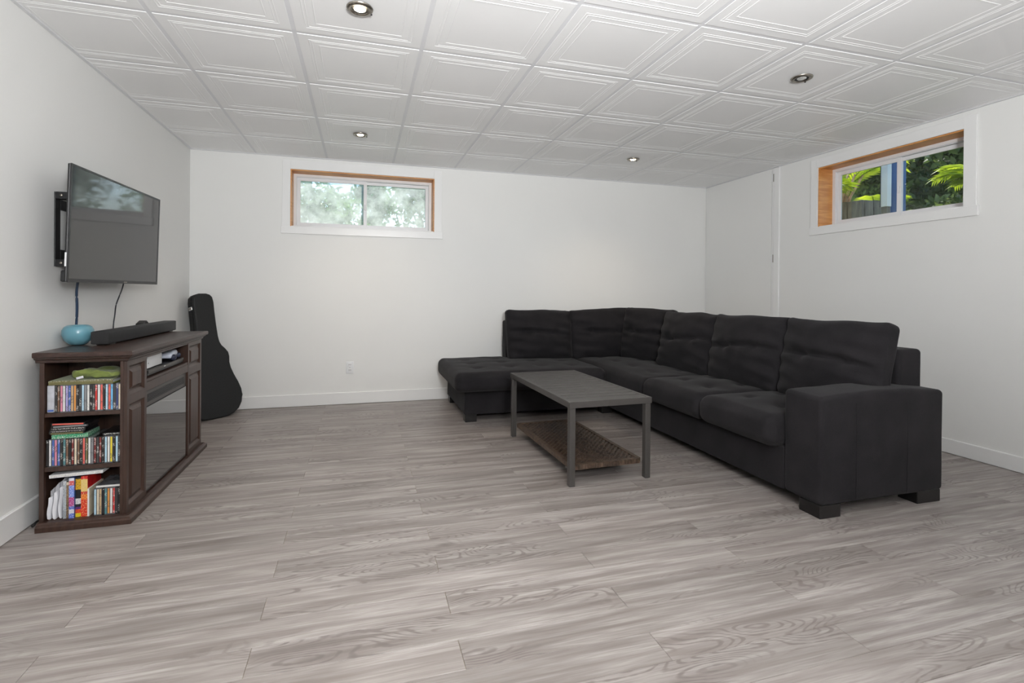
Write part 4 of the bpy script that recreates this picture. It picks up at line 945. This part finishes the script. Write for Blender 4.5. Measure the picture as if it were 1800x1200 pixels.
# planter of weathered planks, with two palms
pn = thing('timber_planter', 'weathered grey timber planter outside the clear window', 'planter', (5.75, 4.90, GZ))
nb = 7; pw_ = 1.24/nb
for i in range(nb):
    y = -0.62+pw_*(i+0.5); MB().box(-0.30, -0.262, -pw_/2+0.003, pw_/2-0.003, 0.002, 0.665+0.008*(i % 3)).build('plank', 'planter_wood', pn, bevel=0.004, loc=(0, y, 0))
for i in range(4):
    x = -0.19+0.13*i; MB().box(-0.062, 0.062, -0.62, -0.585, 0.002, 0.665+0.006*(i % 2)).build('plank', 'planter_wood', pn, bevel=0.004, loc=(x, 0, 0))
MB().box(-0.315, -0.255, -0.63, 0.63, 0.30, 0.335).build('rail', 'planter_wood', pn, bevel=0.003)
MB().box(-0.26, 0.30, -0.584, 0.62, 0.002, 0.62).build('soil', 'soil', pn)
def palm(label, x, y, z, fronds, L, seed, trunks=2, lm='leaf_palm', spread=(0, 2*PI), el=(0.4, 1.3), tk=0.05, zf=0.18):
    rng = random.Random(seed); t = thing('palm', label, 'palm', (x, y, z))
    for k in range(trunks):
        a = rng.uniform(0, 2*PI); d = Vector((0.10*math.cos(a), 0.16*math.sin(a), 0))
        MB().tube([d*0.5+Vector((0, 0, 0.003)), d*0.9+Vector((0, 0, zf)), d*1.8+Vector((0, 0, zf+0.24))], [tk*1.3, tk, tk*0.6], 8).build('trunk', 'palm_bark', t, True)
    for k in range(fronds):
        az = rng.uniform(*spread); e = rng.uniform(*el); ln = L*rng.uniform(0.75, 1.1); mb = MB(); pts = []
        for i in range(9):
            s = i/8; el_ = e-1.5*s*s; 
            p = (pts[-1] if pts else Vector((0, 0, zf)))+Vector((math.cos(az)*math.cos(el_), math.sin(az)*math.cos(el_), math.sin(el_)))*ln/8; pts.append(p)
        mb.tube(pts, [0.012*(1-0.8*i/8) for i in range(9)], 5); fr_ = mb.build('frond', lm, t, True)
        lf = MB()
        for i in range(1, 8):
            for sub in (0, 0.33, 0.66):
                p = pts[i].lerp(pts[min(i+1, 8)], sub); d = (pts[min(i+1, 8)]-pts[i-1]).normalized(); side = d.cross(Vector((0, 0, 1))).normalized()
                ll = ln*0.30*math.sin(PI*min(1, (i+sub)/8.6))+0.05
                for sg in (-1, 1):
                    tip = p+(side*sg*0.8+d*0.55+Vector((0, 0, -0.25))).normalized()*ll; w = d*0.013
                    m_ = p.lerp(tip, 0.45)+Vector((0, 0, 0.02)); lf.add([p-w*0.6, p+w*0.6, m_+w, tip, m_-w], [(0, 1, 2, 3, 4)])
        lo_ = lf.build('leaflets', lm, fr_); lo_['kind'] = 'stuff'
    return t
palm('palm with pale trunks growing in the timber planter', 5.80, 4.86, GZ+0.621, 14, 0.78, 21, 6, tk=0.017)
palm('small bright palm behind the timber planter', 7.35, 5.55, GZ, 9, 0.70, 22, 2, tk=0.03, zf=0.5)
palm('bright yellow green palm reaching in from the right of the clear window', 6.10, 3.28, GZ, 7, 0.74, 23, 2, spread=(1.25, 1.9), el=(0.95, 1.25), zf=0.50)

ps = thing('porch_post', 'white square porch post outside the clear window', 'post', (5.25, 3.868, GZ))
MB().box(-0.030, 0.030, -0.036, 0.036, 0.505, 2.2).build('shaft', 'post_white', ps, bevel=0.004)
MB().box(-0.024, 0.024, -0.028, 0.028, 0.0, 0.505).build('footing', 'planter_wood', ps)
MB().box(-0.033, -0.030, 0.030, 0.036, 0.505, 2.2).build('edge_strip', 'black_matte', ps)
bp = thing('blue_board', 'dark blue painted board beside the white post outside', 'board', (5.50, 3.935, GZ))
MB().box(-0.02, 0.02, -0.075, 0.045, 0.001, 2.2).build('face', 'blue_paint', bp); MB().box(-0.03, 0.03, 0.045, 0.06, 0.001, 2.2).build('edge', 'blue_paint', bp)

# shrubs outside the spotted window
def shrub(label, x, y, w, h, seed, n=1500):
    rng = random.Random(seed); t = thing('shrub', label, 'shrub', (x, y, GZ), group='shrubs outside the spotted window')
    st = MB(); lv = []
    for k in range(6):
        c = Vector((rng.uniform(-w, w)*0.6, rng.uniform(-0.2, 0.2), h*rng.uniform(0.35, 0.85))); st.tube([(0, 0, 0), c*0.5, c], [0.02, 0.014, 0.006], 6); lv.append((c, w*0.55, n//6))
    st.build('stem', 'bark', t, True); f = obj('foliage', leaf_mesh(lv, 0.055, seed, 'leaf_bush'), t); f['kind'] = 'stuff'
shrub('leafy shrub behind the left pane of the spotted window', -0.52, 6.3, 0.55, 1.25, 31)
shrub('leafy shrub behind the right pane of the spotted window', 0.86, 6.4, 0.52, 1.25, 32)
shrub('shrub between the two nearer shrubs of the spotted window', 0.14, 7.9, 0.40, 1.35, 33)
